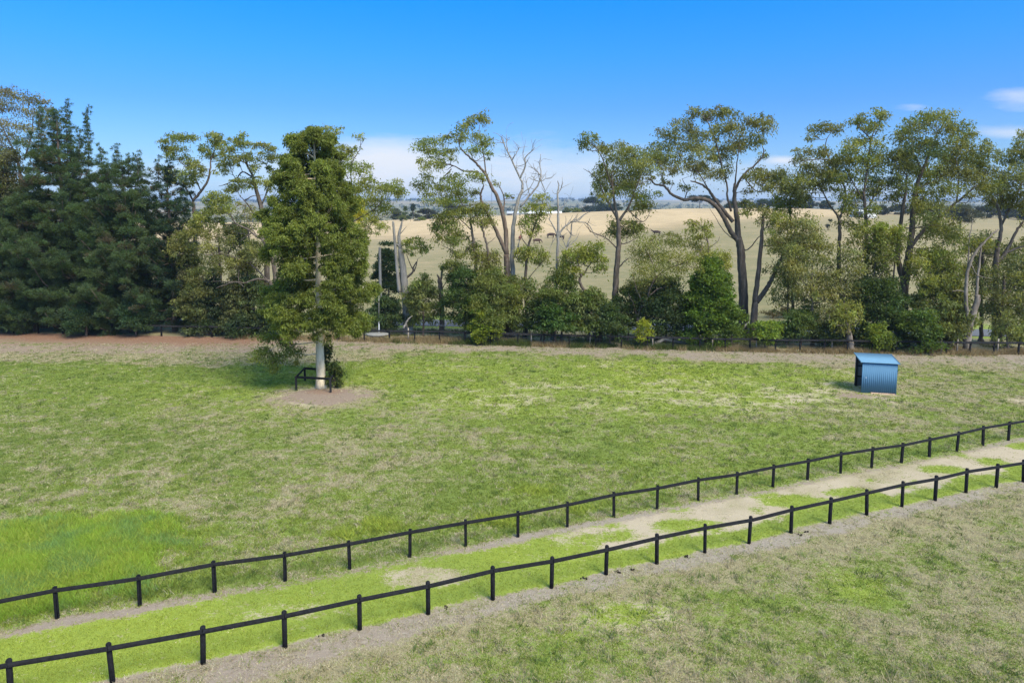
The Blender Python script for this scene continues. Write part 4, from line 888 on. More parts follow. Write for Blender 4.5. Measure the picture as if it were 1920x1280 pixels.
gum('largest spreading gum with a wide open crown and long limb reaching left', C4, 6.0,
    [(.52, .33, [(822, 1080), (820, 960), (815, 840), (806, 730), (796, 670)]), (.30, .10, [(798, 690), (790, 590), (778, 500), (776, 430), (780, 400)], .3), (.25, .05, [(800, 690), (760, 640), (725, 570), (690, 520), (640, 482), (580, 475), (530, 482), (470, 455), (430, 415), (385, 405), (362, 375)], -1.2),
     (.20, .05, [(770, 590), (720, 530), (680, 480), (650, 435), (610, 405), (560, 390)], 1.0), (.14, .03, [(778, 440), (800, 390), (840, 340), (890, 300), (920, 255), (910, 215)], -.8), (.12, .03, [(760, 540), (742, 470), (738, 400), (715, 330), (700, 270)], .8), (.08, .02, [(790, 640), (830, 730), (890, 670), (920, 640)], .7),
     (.09, .02, [(715, 330), (690, 220), (650, 110), (610, 60)], .5), (.08, .02, [(780, 400), (790, 300), (800, 200)], .2), (.07, .02, [(650, 435), (600, 350), (520, 290), (480, 200)], .5), (.06, .02, [(530, 482), (545, 430), (520, 380)], -.4), (.06, .02, [(430, 415), (420, 350), (400, 300)], -.3), (.06, .02, [(820, 370), (880, 440), (950, 440), (975, 480)], -.5), (.05, .015, [(780, 680), (730, 640), (690, 580), (655, 525)], .4)],
    [(605, 50, 50, 24), (580, 65, 24, 20), (675, 72, 50, 36), (640, 90, 34, 20), (760, 62, 56, 32), (720, 50, 30, 18), (850, 100, 46, 32), (880, 120, 30, 24), (930, 130, 44, 44), (920, 100, 40, 26), (520, 115, 60, 34), (570, 135, 36, 26), (450, 165, 58, 34), (490, 180, 34, 26), (620, 180, 64, 42), (560, 185, 40, 30), (700, 150, 60, 46), (790, 140, 58, 46), (870, 195, 54, 46), (830, 220, 46, 36), (420, 235, 60, 36), (520, 235, 74, 44), (610, 255, 64, 46), (690, 275, 60, 44), (750, 245, 56, 42), (560, 320, 78, 40), (470, 300, 50, 34), (470, 345, 50, 26), (660, 365, 56, 34), (730, 350, 46, 36), (620, 330, 50, 30),
     (900, 385, 76, 44), (960, 370, 46, 36), (930, 432, 46, 28), (970, 400, 34, 40), (870, 360, 46, 30), (820, 500, 40, 24), (880, 525, 56, 26), (850, 440, 26, 22), (910, 270, 26, 20), (790, 200, 50, 36), (400, 300, 36, 20), (440, 395, 36, 16), (820, 545, 30, 18), (550, 420, 36, 16)],
    col=(0.115, 0.126, 0.046), dens=88)
gum('twin stemmed gum at the roadside, one stem leaning right and one grey and bare', C4, 4.6,
    [(.40, .28, [(868, 1115), (872, 1040), (880, 980)]), (.26, .10, [(876, 985), (890, 860), (904, 730), (914, 620), (918, 560)], .2), (.26, .09, [(884, 985), (930, 920), (965, 860), (1000, 780), (1040, 700)], -.4), (.07, .02, [(1000, 790), (1060, 760), (1090, 740)], .3), (.06, .02, [(912, 640), (940, 600), (960, 570)], .4)],
    [(950, 590, 46, 36), (985, 560, 46, 34), (930, 560, 30, 20), (1010, 600, 40, 34), (960, 690, 46, 40), (1000, 720, 50, 40), (1040, 680, 46, 34), (960, 640, 36, 26), (1070, 640, 34, 28)], col=OLIVE_L, dens=70, bark=BARK_BROWN)
gum('thin straight gum with small clumps right of the leaning stem', C4, 8.0,
    [(.17, .07, [(1062, 1040), (1060, 920), (1058, 800), (1056, 690), (1048, 550), (1050, 470)]), (.05, .02, [(1058, 860), (1010, 850), (975, 900)], .4), (.05, .02, [(1056, 680), (1020, 640)], -.3), (.05, .02, [(1060, 900), (1090, 850)], -.3)],
    [(1000, 480, 50, 36), (1040, 440, 46, 30), (1090, 440, 46, 40), (1060, 500, 46, 36), (985, 530, 40, 30), (1085, 390, 40, 30), (1100, 500, 40, 34), (1040, 570, 46, 34), (1000, 870, 46, 34), (1050, 850, 46, 40), (1090, 800, 46, 44), (970, 940, 36, 28), (1080, 930, 36, 30), (1100, 720, 40, 34)], col=OLIVE_D, dens=72)
gum('wide umbrella shaped light olive wattle between the straight gum and the largest gum', C4, 1.9,
    [(.17, .10, [(303, 1130), (303, 1060), (320, 1010), (350, 960)]), (.09, .03, [(350, 960), (385, 870), (460, 815), (540, 790), (600, 750)], -.6), (.08, .02, [(330, 1000), (300, 930), (280, 860)], .5), (.07, .02, [(350, 960), (400, 920), (480, 900)], .6), (.06, .02, [(303, 1070), (280, 990), (255, 940)], -.3), (.05, .02, [(390, 865), (370, 780), (340, 720)], .3)],
    [(340, 715, 76, 46), (440, 690, 84, 36), (540, 695, 86, 36), (610, 725, 56, 42), (300, 760, 56, 50), (400, 770, 84, 46), (500, 765, 90, 40), (580, 780, 60, 40), (640, 760, 36, 36), (330, 830, 66, 50), (420, 830, 74, 40), (510, 830, 60, 34), (290, 900, 50, 44), (360, 900, 60, 40), (450, 880, 60, 34)],
    col=(0.171, 0.196, 0.056), dens=100, l=.3, w=.1, tip=(.20, .20, .04), bark=BARK_BROWN, name='wattle_tree')
gum('small gum with a pale bare trunk peeping over the umbrella wattle', C4, 3.6, [(.13, .06, [(640, 1000), (640, 850), (648, 720), (640, 660), (625, 630)]), (.04, .015, [(648, 720), (690, 690), (705, 660)], .2), (.05, .02, [(645, 800), (690, 770), (730, 780)], -.3)],
    [(600, 600, 50, 26), (570, 635, 36, 22), (630, 620, 36, 24), (640, 655, 36, 22), (600, 665, 30, 18), (690, 750, 46, 34), (730, 770, 40, 34), (660, 800, 46, 34), (720, 810, 36, 28), (740, 800, 26, 24)], col=OLIVE, dens=72)
bush('big glossy dark green pyramid bush left of the largest gum trunk', C4, 650, 1010, 165, 175, 2.2, (0.087, 0.147, 0.025), cat='bush', name='bush', dens=130, cone=.72, l=.24, w=.14, tip=(.125, .175, .02), ncl=150)
bush('very dark shrub left of the pyramid bush', C4, 440, 1030, 110, 110, 2.6, (0.042, 0.070, 0.028), dens=130)
bush('small yellow green sapling at the fence under the umbrella wattle', C4, 330, 1125, 36, 46, .25, (0.224, 0.266, 0.034), dens=110, l=.2)
bush('low creeper shrub at the foot of the twin stemmed gum', C4, 925, 1135, 62, 46, .6, (0.140, 0.203, 0.036), dens=110)
bush('round olive green shrub right of the twin stemmed gum', C5, 100, 1062, 86, 62, 2.4, (0.092, 0.137, 0.036), mode='hang', l=.28, w=.1, dens=120)

# ------------------------------------------------------------------ right group
gum('tall thin gum with an airy tufted crown, first of the right hand group', C5, 5.2,
    [(.26, .10, [(265, 1080), (266, 900), (268, 720), (272, 620), (262, 580)]), (.10, .03, [(265, 585), (220, 520), (180, 440), (150, 400)], .5), (.10, .02, [(268, 600), (300, 480), (250, 380), (215, 300), (210, 250), (240, 200)], -.4), (.07, .02, [(225, 330), (150, 330), (100, 340)], .4), (.06, .015, [(262, 900), (310, 830), (350, 780)], .5), (.05, .015, [(150, 400), (100, 430)], .2)],
    [(205, 192, 56, 22), (245, 190, 46, 24), (175, 205, 36, 18), (135, 238, 26, 12), (260, 205, 30, 16), (150, 300, 60, 28), (105, 325, 42, 24), (190, 315, 40, 22), (85, 430, 76, 42), (130, 400, 66, 40), (60, 460, 50, 34), (150, 445, 50, 32), (200, 395, 66, 42), (230, 360, 50, 34), (120, 360, 50, 26), (90, 490, 56, 28), (240, 430, 56, 36), (30, 440, 40, 40), (10, 400, 40, 30)],
    col=(0.123, 0.134, 0.050), dens=76)
gum('dark trunked gum with a tall feathery top, second of the right hand group', C5, 4.2,
    [(.28, .11, [(380, 1010), (386, 880), (391, 730), (388, 600), (378, 470)]), (.12, .02, [(378, 480), (392, 390), (402, 310), (405, 240), (370, 200), (345, 175)], .3), (.07, .015, [(404, 260), (430, 190), (440, 150)], -.3), (.08, .02, [(380, 520), (330, 430), (300, 370)], .6), (.08, .02, [(386, 560), (430, 480), (450, 420)], -.6), (.06, .02, [(388, 700), (340, 640), (290, 600)], .4)],
    [(345, 160, 40, 26), (385, 165, 40, 22), (440, 135, 44, 26), (470, 145, 26, 20), (400, 195, 50, 22), (440, 190, 40, 22), (330, 275, 46, 32), (350, 250, 34, 22), (440, 262, 36, 26), (410, 240, 34, 22), (265, 340, 70, 38), (330, 345, 64, 40), (370, 330, 50, 34), (300, 300, 34, 24), (430, 345, 54, 42), (470, 320, 46, 34), (300, 415, 74, 34), (240, 420, 50, 36), (400, 425, 66, 42), (350, 490, 64, 44), (440, 470, 50, 36), (290, 500, 50, 36), (320, 560, 56, 34), (410, 560, 46, 36), (300, 620, 56, 30), (360, 640, 40, 30)],
    col=OLIVE_D, dens=82)
gum('massive multi trunk gum with the broadest dense crown, behind the blue shed', C5, 4.0,
    [(.50, .30, [(552, 1000), (556, 900), (570, 810), (582, 730)]), (.30, .09, [(580, 740), (592, 640), (600, 540), (612, 450), (640, 380), (670, 300)], .4), (.26, .08, [(560, 880), (535, 800), (530, 700), (545, 600), (560, 500), (570, 400)], -.7), (.18, .04, [(585, 720), (640, 650), (720, 580), (790, 520), (850, 470), (920, 415)], -.7), (.09, .02, [(640, 390), (600, 300), (590, 230)], .5), (.09, .02, [(660, 330), (700, 230), (700, 160)], -.4), (.09, .02, [(790, 520), (800, 420), (790, 330)], .4), (.08, .02, [(612, 460), (700, 420), (740, 360)], .5), (.07, .02, [(600, 560), (680, 600), (730, 640)], -.8), (.06, .02, [(532, 720), (490, 700), (460, 680)], .3)],
    [(690, 135, 74, 28), (640, 155, 46, 26), (740, 150, 46, 26), (610, 190, 56, 34), (565, 215, 46, 30), (760, 205, 56, 34), (820, 195, 50, 32), (860, 225, 34, 26), (540, 240, 46, 28), (620, 285, 66, 42), (680, 260, 46, 30), (700, 305, 64, 42), (560, 300, 56, 40), (790, 290, 70, 44), (830, 330, 66, 46), (600, 365, 70, 44), (540, 370, 56, 40), (660, 400, 70, 44), (740, 390, 74, 46), (800, 400, 74, 50), (880, 350, 56, 44), (920, 285, 36, 32), (935, 395, 60, 42), (870, 430, 60, 40), (500, 430, 46, 36), (560, 450, 50, 36), (650, 480, 76, 44), (760, 470, 60, 36), (700, 540, 76, 40), (620, 550, 50, 34), (670, 600, 66, 44), (730, 635, 70, 46), (780, 690, 60, 46), (690, 670, 70, 44), (520, 320, 40, 30), (950, 310, 36, 26), (500, 500, 40, 32), (960, 440, 46, 34), (820, 250, 40, 26), (760, 340, 50, 36)],
    col=(0.112, 0.133, 0.042), dens=96)
gum('bright green leafy regrowth gum left of the massive trunk', C5, 2.8, [(.12, .06, [(505, 1000), (505, 900), (515, 800), (510, 730)]), (.05, .02, [(512, 780), (470, 720), (440, 690)], .3)],
    [(460, 650, 56, 40), (500, 680, 60, 46), (430, 690, 46, 36), (470, 720, 56, 40), (530, 660, 36, 40), (440, 630, 46, 30), (520, 730, 40, 36), (450, 760, 46, 34)], col=(0.157, 0.196, 0.039), dens=92)
gum('bright green leafy regrowth gum right of the massive trunk', C5, 2.6, [(.13, .06, [(640, 1030), (640, 950), (660, 870), (680, 810)]), (.06, .02, [(650, 900), (610, 840), (600, 800)], .4), (.06, .02, [(665, 860), (720, 830), (760, 810)], -.3)],
    [(660, 760, 66, 34), (720, 790, 70, 40), (620, 790, 50, 34), (680, 820, 66, 40), (760, 830, 46, 40), (740, 860, 46, 36), (600, 830, 40, 36), (640, 740, 46, 26), (720, 745, 50, 26), (650, 870, 50, 40), (780, 880, 40, 40)], col=(0.175, 0.210, 0.048), dens=95)
gum('leaning pale bare trunked tree with reddish torn bark, right of the blue shed', C5, .9,
    [(.36, .22, [(836, 1185), (838, 1120), (850, 1060), (872, 990), (884, 930)]), (.14, .06, [(880, 940), (884, 860), (895, 760), (900, 700)], .4), (.18, .06, [(845, 1090), (832, 980), (832, 900), (842, 820), (870, 750), (920, 690), (975, 640)], -.4), (.07, .02, [(838, 840), (845, 720), (855, 640), (862, 600)], .3), (.06, .02, [(832, 920), (800, 912), (770, 914)], -.2), (.05, .015, [(850, 780), (880, 840), (950, 860)], .3)],
    [(905, 690, 26, 18)], bark=BARK_MOTTLED, name='dead_tree', dens=50)
gum('gum with spreading forked limbs at the right edge of the picture', C5, 5.0,
    [(.36, .20, [(965, 1130), (962, 950), (965, 800), (972, 720)]), (.18, .04, [(972, 730), (988, 640), (978, 560), (950, 500), (920, 470)], .4), (.18, .04, [(968, 790), (1010, 740), (1050, 660), (1090, 600), (1130, 540)], -.5), (.12, .03, [(990, 620), (1040, 520), (1080, 440), (1110, 380)], .6), (.10, .03, [(1010, 745), (1070, 720), (1130, 700)], .4), (.06, .02, [(980, 570), (1000, 480), (1010, 420)], -.4)],
    [(980, 470, 60, 44), (930, 475, 56, 36), (1040, 495, 52, 44), (1000, 520, 50, 34), (1060, 300, 56, 34), (1020, 330, 42, 32), (1095, 330, 50, 46), (1050, 395, 52, 42), (1100, 410, 50, 50), (1010, 440, 46, 40), (1085, 222, 30, 22), (1110, 260, 40, 36), (1080, 545, 46, 36), (1120, 500, 50, 46), (1130, 330, 50, 50), (960, 520, 40, 30), (1140, 620, 50, 40), (880, 720, 46, 30), (910, 690, 34, 24)],
    col=(0.120, 0.137, 0.045), dens=88)
gum('grey green understory gum at the left of the right hand group', C5, 2.6, [(.15, .07, [(150, 1090), (150, 1000), (145, 900), (150, 800)]), (.06, .02, [(148, 920), (100, 860), (60, 830)], .4), (.06, .02, [(148, 900), (200, 830), (240, 800)], -.4)],
    [(110, 700, 60, 40), (160, 690, 66, 44), (60, 730, 50, 40), (200, 720, 50, 40), (130, 760, 66, 40), (50, 790, 46, 40), (190, 790, 56, 44), (110, 830, 60, 44), (170, 870, 66, 46), (230, 850, 46, 44), (130, 910, 60, 46), (210, 930, 60, 46), (160, 980, 66, 46), (90, 620, 46, 40), (130, 610, 50, 36), (150, 650, 46, 34), (260, 960, 46, 46)], col=GREY_G, dens=78)
gum('pale olive understory gum between the two dark trunks', C5, 2.2, [(.13, .06, [(290, 1080), (290, 990), (295, 900), (310, 840)]), (.06, .02, [(295, 900), (340, 850), (370, 770)], .3), (.05, .02, [(292, 940), (250, 900)], -.3)],
    [(300, 780, 50, 36), (340, 820, 50, 40), (280, 840, 46, 40), (260, 900, 50, 46), (320, 900, 46, 36), (240, 1010, 56, 46), (290, 1020, 50, 44), (310, 960, 46, 40), (210, 1060, 46, 40), (300, 1080, 46, 30), (330, 740, 46, 30)], col=(0.161, 0.179, 0.073), dens=72)
bush('broad dark glossy bush behind the fence, left above the blue shed roof', C5, 435, 1010, 120, 140, 2.4, (0.053, 0.087, 0.028), name='bush', cat='bush', dens=130, tip=(.075, .11, .02))
bush('rounded dark glossy bush overhanging the fence, right above the blue shed roof', C5, 620, 1100, 88, 92, .7, (0.067, 0.112, 0.028), name='bush', cat='bush', dens=130, tip=(.10, .14, .02))
bush('small yellow green bush at the fence behind the blue shed', C5, 440, 1120, 48, 58, .35, (0.137, 0.189, 0.034), name='bush', cat='bush', dens=120, tip=(.2, .23, .03))
bush('dark undergrowth shrub beside the flared trunk base', C5, 240, 1100, 80, 50, 1.8, (0.048, 0.073, 0.028))
bush('olive understory shrub left of the leaning bare tree', C5, 720, 990, 110, 135, 2.6, (0.119, 0.147, 0.048), mode='hang', l=.3, w=.11, dens=88)
bush('grey green understory shrub behind the leaning bare tree', C5, 760, 1060, 56, 85, 3.0, (0.101, 0.112, 0.050), mode='hang', l=.3, w=.11, dens=90)
gum('dense olive understory tree right of the leaning bare tree', C5, 3.2, [(.2, .09, [(985, 1100), (985, 1000), (1000, 900), (1000, 830)]), (.08, .02, [(990, 960), (940, 900), (910, 880)], .5), (.08, .02, [(995, 950), (1060, 880), (1090, 850)], -.4)],
    [(920, 870, 60, 44), (980, 840, 66, 46), (1040, 860, 66, 46), (1090, 900, 56, 50), (930, 930, 60, 46), (1000, 920, 70, 50), (1060, 960, 66, 50), (960, 990, 60, 46), (1030, 1020, 66, 50), (1100, 1010, 50, 56), (920, 1010, 40, 36), (1060, 800, 46, 36), (1110, 820, 50, 46), (1140, 920, 50, 60)], col=(0.098, 0.118, 0.048), dens=92)
gum('pale leafed shrub tree in front of the road at the right edge', C5, 1.4, [(.10, .05, [(1020, 1180), (1015, 1110), (1000, 1060)]), (.05, .02, [(1015, 1110), (1050, 1060)], -.3)],
    [(1010, 1050, 50, 40), (1060, 1060, 50, 40), (1030, 1095, 50, 36), (980, 1090, 40, 34), (1070, 1110, 40, 34), (960, 1130, 26, 26)], col=(0.147, 0.175, 0.067), dens=72)
gum('grey flared gum trunk standing behind the blue shed roof', C5, .35, [(.34, .22, [(322, 1185), (316, 1130), (310, 1090)]), (.18, .08, [(310, 1095), (306, 1040), (300, 990)], .3)], [(300, 1040, 50, 34), (335, 1020, 46, 40), (270, 1050, 46, 36), (310, 990, 50, 40), (290, 1085, 40, 26)], col=OLIVE, bark=BARK_MOTTLED, dens=70)
bush('green shrub low against the far fence at the right edge', C5, 1110, 1120, 60, 40, 2.0, (0.098, 0.140, 0.036))

# ------------------------------------------------------------------ understory that fills the row between the trunks
gum('dense olive gum sapling filling the gap left of the paddock tree, nearest the pines', C7, 2.4, [(.14, .06, [(330, 1150), (325, 900), (315, 600), (300, 350)]), (.05, .02, [(318, 650), (250, 520), (220, 420)], .4), (.05, .02, [(318, 600), (390, 500), (430, 420)], -.4)],
    [(300, 330, 90, 60), (230, 400, 80, 60), (370, 400, 80, 56), (300, 460, 90, 60), (250, 540, 80, 60), (380, 560, 84, 60), (310, 640, 90, 64), (260, 730, 80, 60), (390, 740, 84, 60), (320, 800, 90, 60), (470, 640, 70, 50), (200, 640, 60, 50)], col=(.115, .130, .048), dens=118, group='gums left of the paddock tree')
gum('dense grey olive gum sapling directly left of the paddock tree', C7, 2.8, [(.15, .06, [(880, 1150), (885, 900), (880, 600), (870, 400)]), (.05, .02, [(882, 700), (800, 560), (770, 480)], .5), (.05, .02, [(882, 650), (950, 520), (980, 430)], -.4)],
    [(870, 340, 84, 60), (800, 420, 80, 56), (950, 420, 80, 60), (870, 480, 84, 60), (780, 520, 76, 56), (960, 540, 84, 62), (870, 600, 90, 62), (800, 660, 84, 60), (940, 680, 84, 62), (700, 680, 76, 54), (860, 740, 90, 60), (640, 740, 76, 56), (1010, 620, 70, 60)], col=(.130, .140, .056), dens=100, group='gums left of the paddock tree')
bush('feathery green shrub between the bright yellow green bush and the multi stemmed shrub tree', C3, 575, 1060, 70, 95, 2.2, (.12, .15, .036), mode='hang', l=.28, w=.09, dens=105)
bush('dark green shrub low behind the fence right of the multi stemmed shrub tree', C3, 745, 1100, 70, 70, 1.6, (.062, .092, .026))
bush('green shrub between the bent trunk gum and the straight dark gum', C4, 60, 1030, 95, 95, 1.8, (.10, .135, .032), mode='hang', l=.28, w=.1, dens=105)
bush('dark shrub between the straight dark gum and the umbrella wattle', C4, 255, 1020, 60, 95, 2.8, (.058, .085, .026))
bush('olive weeping shrub right below the umbrella wattle crown', C4, 400, 930, 90, 70, 3.6, (.135, .150, .048), mode='hang', l=.3, w=.1, dens=85)
bush('dark creeper covered shrub at the foot of the largest gum', C4, 760, 1090, 70, 60, 1.2, (.07, .115, .022), tip=(.13, .18, .025))
gum('grey green leafy gum sapling between the thin straight gum and the first right hand gum', C5, 3.6, [(.12, .05, [(40, 1090), (42, 950), (40, 800), (45, 700)]), (.05, .02, [(42, 900), (10, 820)], .4), (.05, .02, [(42, 860), (80, 790)], -.4)],
    [(40, 640, 50, 40), (10, 700, 46, 40), (75, 700, 46, 40), (40, 760, 56, 44), (0, 820, 50, 44), (70, 840, 50, 44), (30, 900, 56, 46), (80, 940, 46, 44), (10, 960, 46, 40)], col=(.135, .150, .058), dens=70)
gum('olive leafy sapling crowding the second dark trunk of the right hand group', C5, 2.9, [(.12, .05, [(420, 1060), (420, 940), (425, 840), (430, 740)]), (.05, .02, [(421, 900), (380, 820)], .4), (.05, .02, [(422, 880), (470, 820)], -.4)],
    [(430, 700, 50, 40), (390, 760, 50, 40), (470, 780, 46, 40), (430, 820, 56, 44), (380, 860, 50, 44), (480, 870, 46, 44), (340, 700, 46, 36), (350, 930, 46, 40)], col=(.125, .145, .042), dens=80)
gum('leafy grey green sapling left of the leaning bare tree', C5, 3.2, [(.12, .05, [(780, 1100), (778, 980), (770, 880), (775, 800)]), (.05, .02, [(775, 900), (740, 850)], .4)],
    [(790, 760, 50, 40), (810, 830, 46, 44), (760, 900, 56, 46), (810, 930, 46, 46), (720, 900, 50, 44), (770, 980, 56, 46), (700, 960, 46, 40), (820, 1010, 36, 40), (740, 1040, 50, 40)], col=(.13, .15, .046), dens=80)
gum('dense leafy gum right of the leaning bare tree, behind the dense olive understory', C5, 6.2, [(.2, .08, [(900, 1080), (900, 900), (905, 780), (910, 700)]), (.06, .02, [(902, 820), (860, 760), (850, 700)], .4)],
    [(910, 690, 50, 40), (860, 740, 46, 40), (950, 740, 50, 40), (900, 790, 56, 40), (860, 830, 46, 40), (1030, 720, 56, 40), (1080, 760, 56, 44), (1000, 770, 50, 36)], col=(.115, .130, .044), dens=82)

gum('pale olive gum behind, closing the gap between the curved fork gum and the paddock tree', C7, 7.5, [(.22, .09, [(620, 1150), (610, 800), (600, 400), (590, 150)]), (.07, .02, [(600, 420), (500, 250), (450, 120)], .5), (.07, .02, [(602, 380), (720, 240), (800, 120)], -.5)],
    [(420, 60, 80, 54), (520, 20, 80, 50), (640, 60, 84, 54), (760, 40, 80, 52), (850, 90, 80, 54), (480, 130, 80, 50), (580, 150, 70, 50), (700, 250, 84, 54), (800, 240, 84, 54), (560, 290, 76, 50), (430, 330, 76, 46), (680, 340, 76, 50), (520, 400, 76, 46), (820, 330, 80, 54), (920, 300, 76, 54), (600, 480, 70, 44), (740, 470, 70, 44)], col=(.190, .200, .085), dens=66, group='gums left of the paddock tree')
# ------------------------------------------------------------------ fences: every post and every rail a part
def rail_fence(G, label, hgt, post_r, rail_h, rail_t, side, caps, zof=.0, group=None):
    mid = G[len(G) // 2]; root = empty('rail_fence', (mid[0], mid[1], 0)); tag(root, label, 'fence', group)
    n = len(G); hs = hgt + rng.normal(0, .02, n); lean = rng.normal(0, .018, (n, 2))
    tops = []
    for i, g in enumerate(G):
        m = MB(); z0 = float(terrain(g[0], g[1])); t = np.array([g[0] + lean[i, 0] * hgt, g[1] + lean[i, 1] * hgt, z0 + hs[i]])
        b = np.array([g[0], g[1], z0 - .2]); r = post_r * rng.uniform(.92, 1.08)
        if caps: m.tube([b, (b + t) / 2, t - [0, 0, .03], t], [r, r, r, r * .72], 10, .03)
        else:
            d = t - b; m.box((b + t) / 2, (np.linalg.norm(d), r * 1.7, r * 1.7), axis=d, up=(0, 1, 0))
        o = m.build('post', FENCE, root, caps); o.location = -root.location; tops.append(t)
    for i in range(n - 1):
        a, c = tops[i].copy(), tops[i + 1].copy(); d = c - a; d[2] = 0; d /= np.linalg.norm(d); nrm = np.array([d[1], -d[0], 0]) * side * (post_r + rail_t / 2 + .004)
        drop = zof + rail_h / 2
        a[2] -= drop; c[2] -= drop; a += nrm + d * .004; c += nrm - d * .004
        ax = c - a; L = np.linalg.norm(ax); m = MB(); mm = (a + c) / 2
        m.box(mm, (L, rail_t, rail_h), axis=ax); o = m.build('rail', FENCE, root); o.location = -root.location
    return root
rail_fence(NEAR_G, 'nearest black rail fence with round capped posts, on the near side of the lane', 1.13, .072, .135, .045, 1, True, .045)
rail_fence(LANE_G, 'black single rail fence along the far side of the grassy lane', 1.08, .066, .13, .045, 1, False, .02)
rail_fence(FAR_G, 'distant black single rail boundary fence at the foot of the trees', 1.17, .075, .17, .05, 1, False, .0)

def wire_fence():
    xs = [(763, 1), (871, 1), (996.6, 1), (1107.5, 1), (1227.7, 1), (1341, 1), (1426, 1), (1569.6, 1), (1679, 1), (1778, 1), (1809, 1), (1885, 1), (660, 1), (583, 1)]
    pts = []
    for x, _ in xs:
        X = (x - 960) / F_PX * 63
        for _k in range(5): Y = float(far_y(X)) + .45; X = (x - 960) / F_PX * Y
        pts.append((X, Y))
    pts.sort(); root = empty('wire_fence', (pts[6][0], pts[6][1], 0)); tag(root, 'old wire fence on pale bleached stakes just behind the black boundary fence', 'fence')
    tops = []
    for X, Y in pts:
        m = MB(); h = rng.uniform(1.12, 1.36); l = rng.normal(0, .04, 2); b = np.array([X, Y, -.2]); t = np.array([X + l[0], Y + l[1], h])
        m.tube([b, (b + t) / 2 + rng.normal(0, .015, 3), t], [.075, .065, .055], 7, .12)
        o = m.build('stake', STAKE, root, True); o.location = -root.location; tops.append((b, t))
    for f in (.35, .6, .85):
        m = MB()
        for (b0, t0), (b1, t1) in zip(tops[:-1], tops[1:]):
            p, q = b0 + (t0 - b0) * (f * .85 + .12), b1 + (t1 - b1) * (f * .85 + .12); mm = (p + q) / 2 - np.array([0, 0, .04]); m.tube([p, mm, q], .006, 4, cap=False)
        o = m.build('wire', WIRE, root); o.location = -root.location
wire_fence()

# ------------------------------------------------------------------ guard rail round the paddock tree
def tree_guard():
    g = [ground(*p) for p in ((555.6, 731.8), (571.9, 714.0), (632.2, 718.6), (620.0, 735.3))]
    c = np.mean(g, 0); root = empty('tree_guard', c); tag(root, 'small square black post and rail guard round the paddock tree', 'guard rail')
    for p in g:
        m = MB(); m.box((p[0], p[1], .47), (.13, .13, 1.14)); o = m.build('post', FENCE, root); o.location = -root.location
    for i in range(4):
        a, b = g[i].copy(), g[(i + 1) % 4].copy(); d = (b - a) / np.linalg.norm(b - a); a += d * .08; b -= d * .08; a[2] = b[2] = .97
        m = MB(); m.box((a + b) / 2, (np.linalg.norm(b - a), .05, .16), axis=b - a); o = m.build('rail', FENCE, root); o.location = -root.location
tree_guard()
gg = ground(627, 728)
bush('leafy shrub growing inside the tree guard beside the cream trunk', CF, 625, 703, 14, 20, 0, (.050, .072, .020), Y=gg[1] + .1, l=.2, w=.09, dens=150, mode='hang', tip=(.11, .14, .025))
bush('small dark sucker against the cream trunk above the guard', CF, 614, 668, 9, 22, 0, (.040, .055, .022), Y=gg[1] + .7, l=.2, w=.09, dens=110, mode='hang')

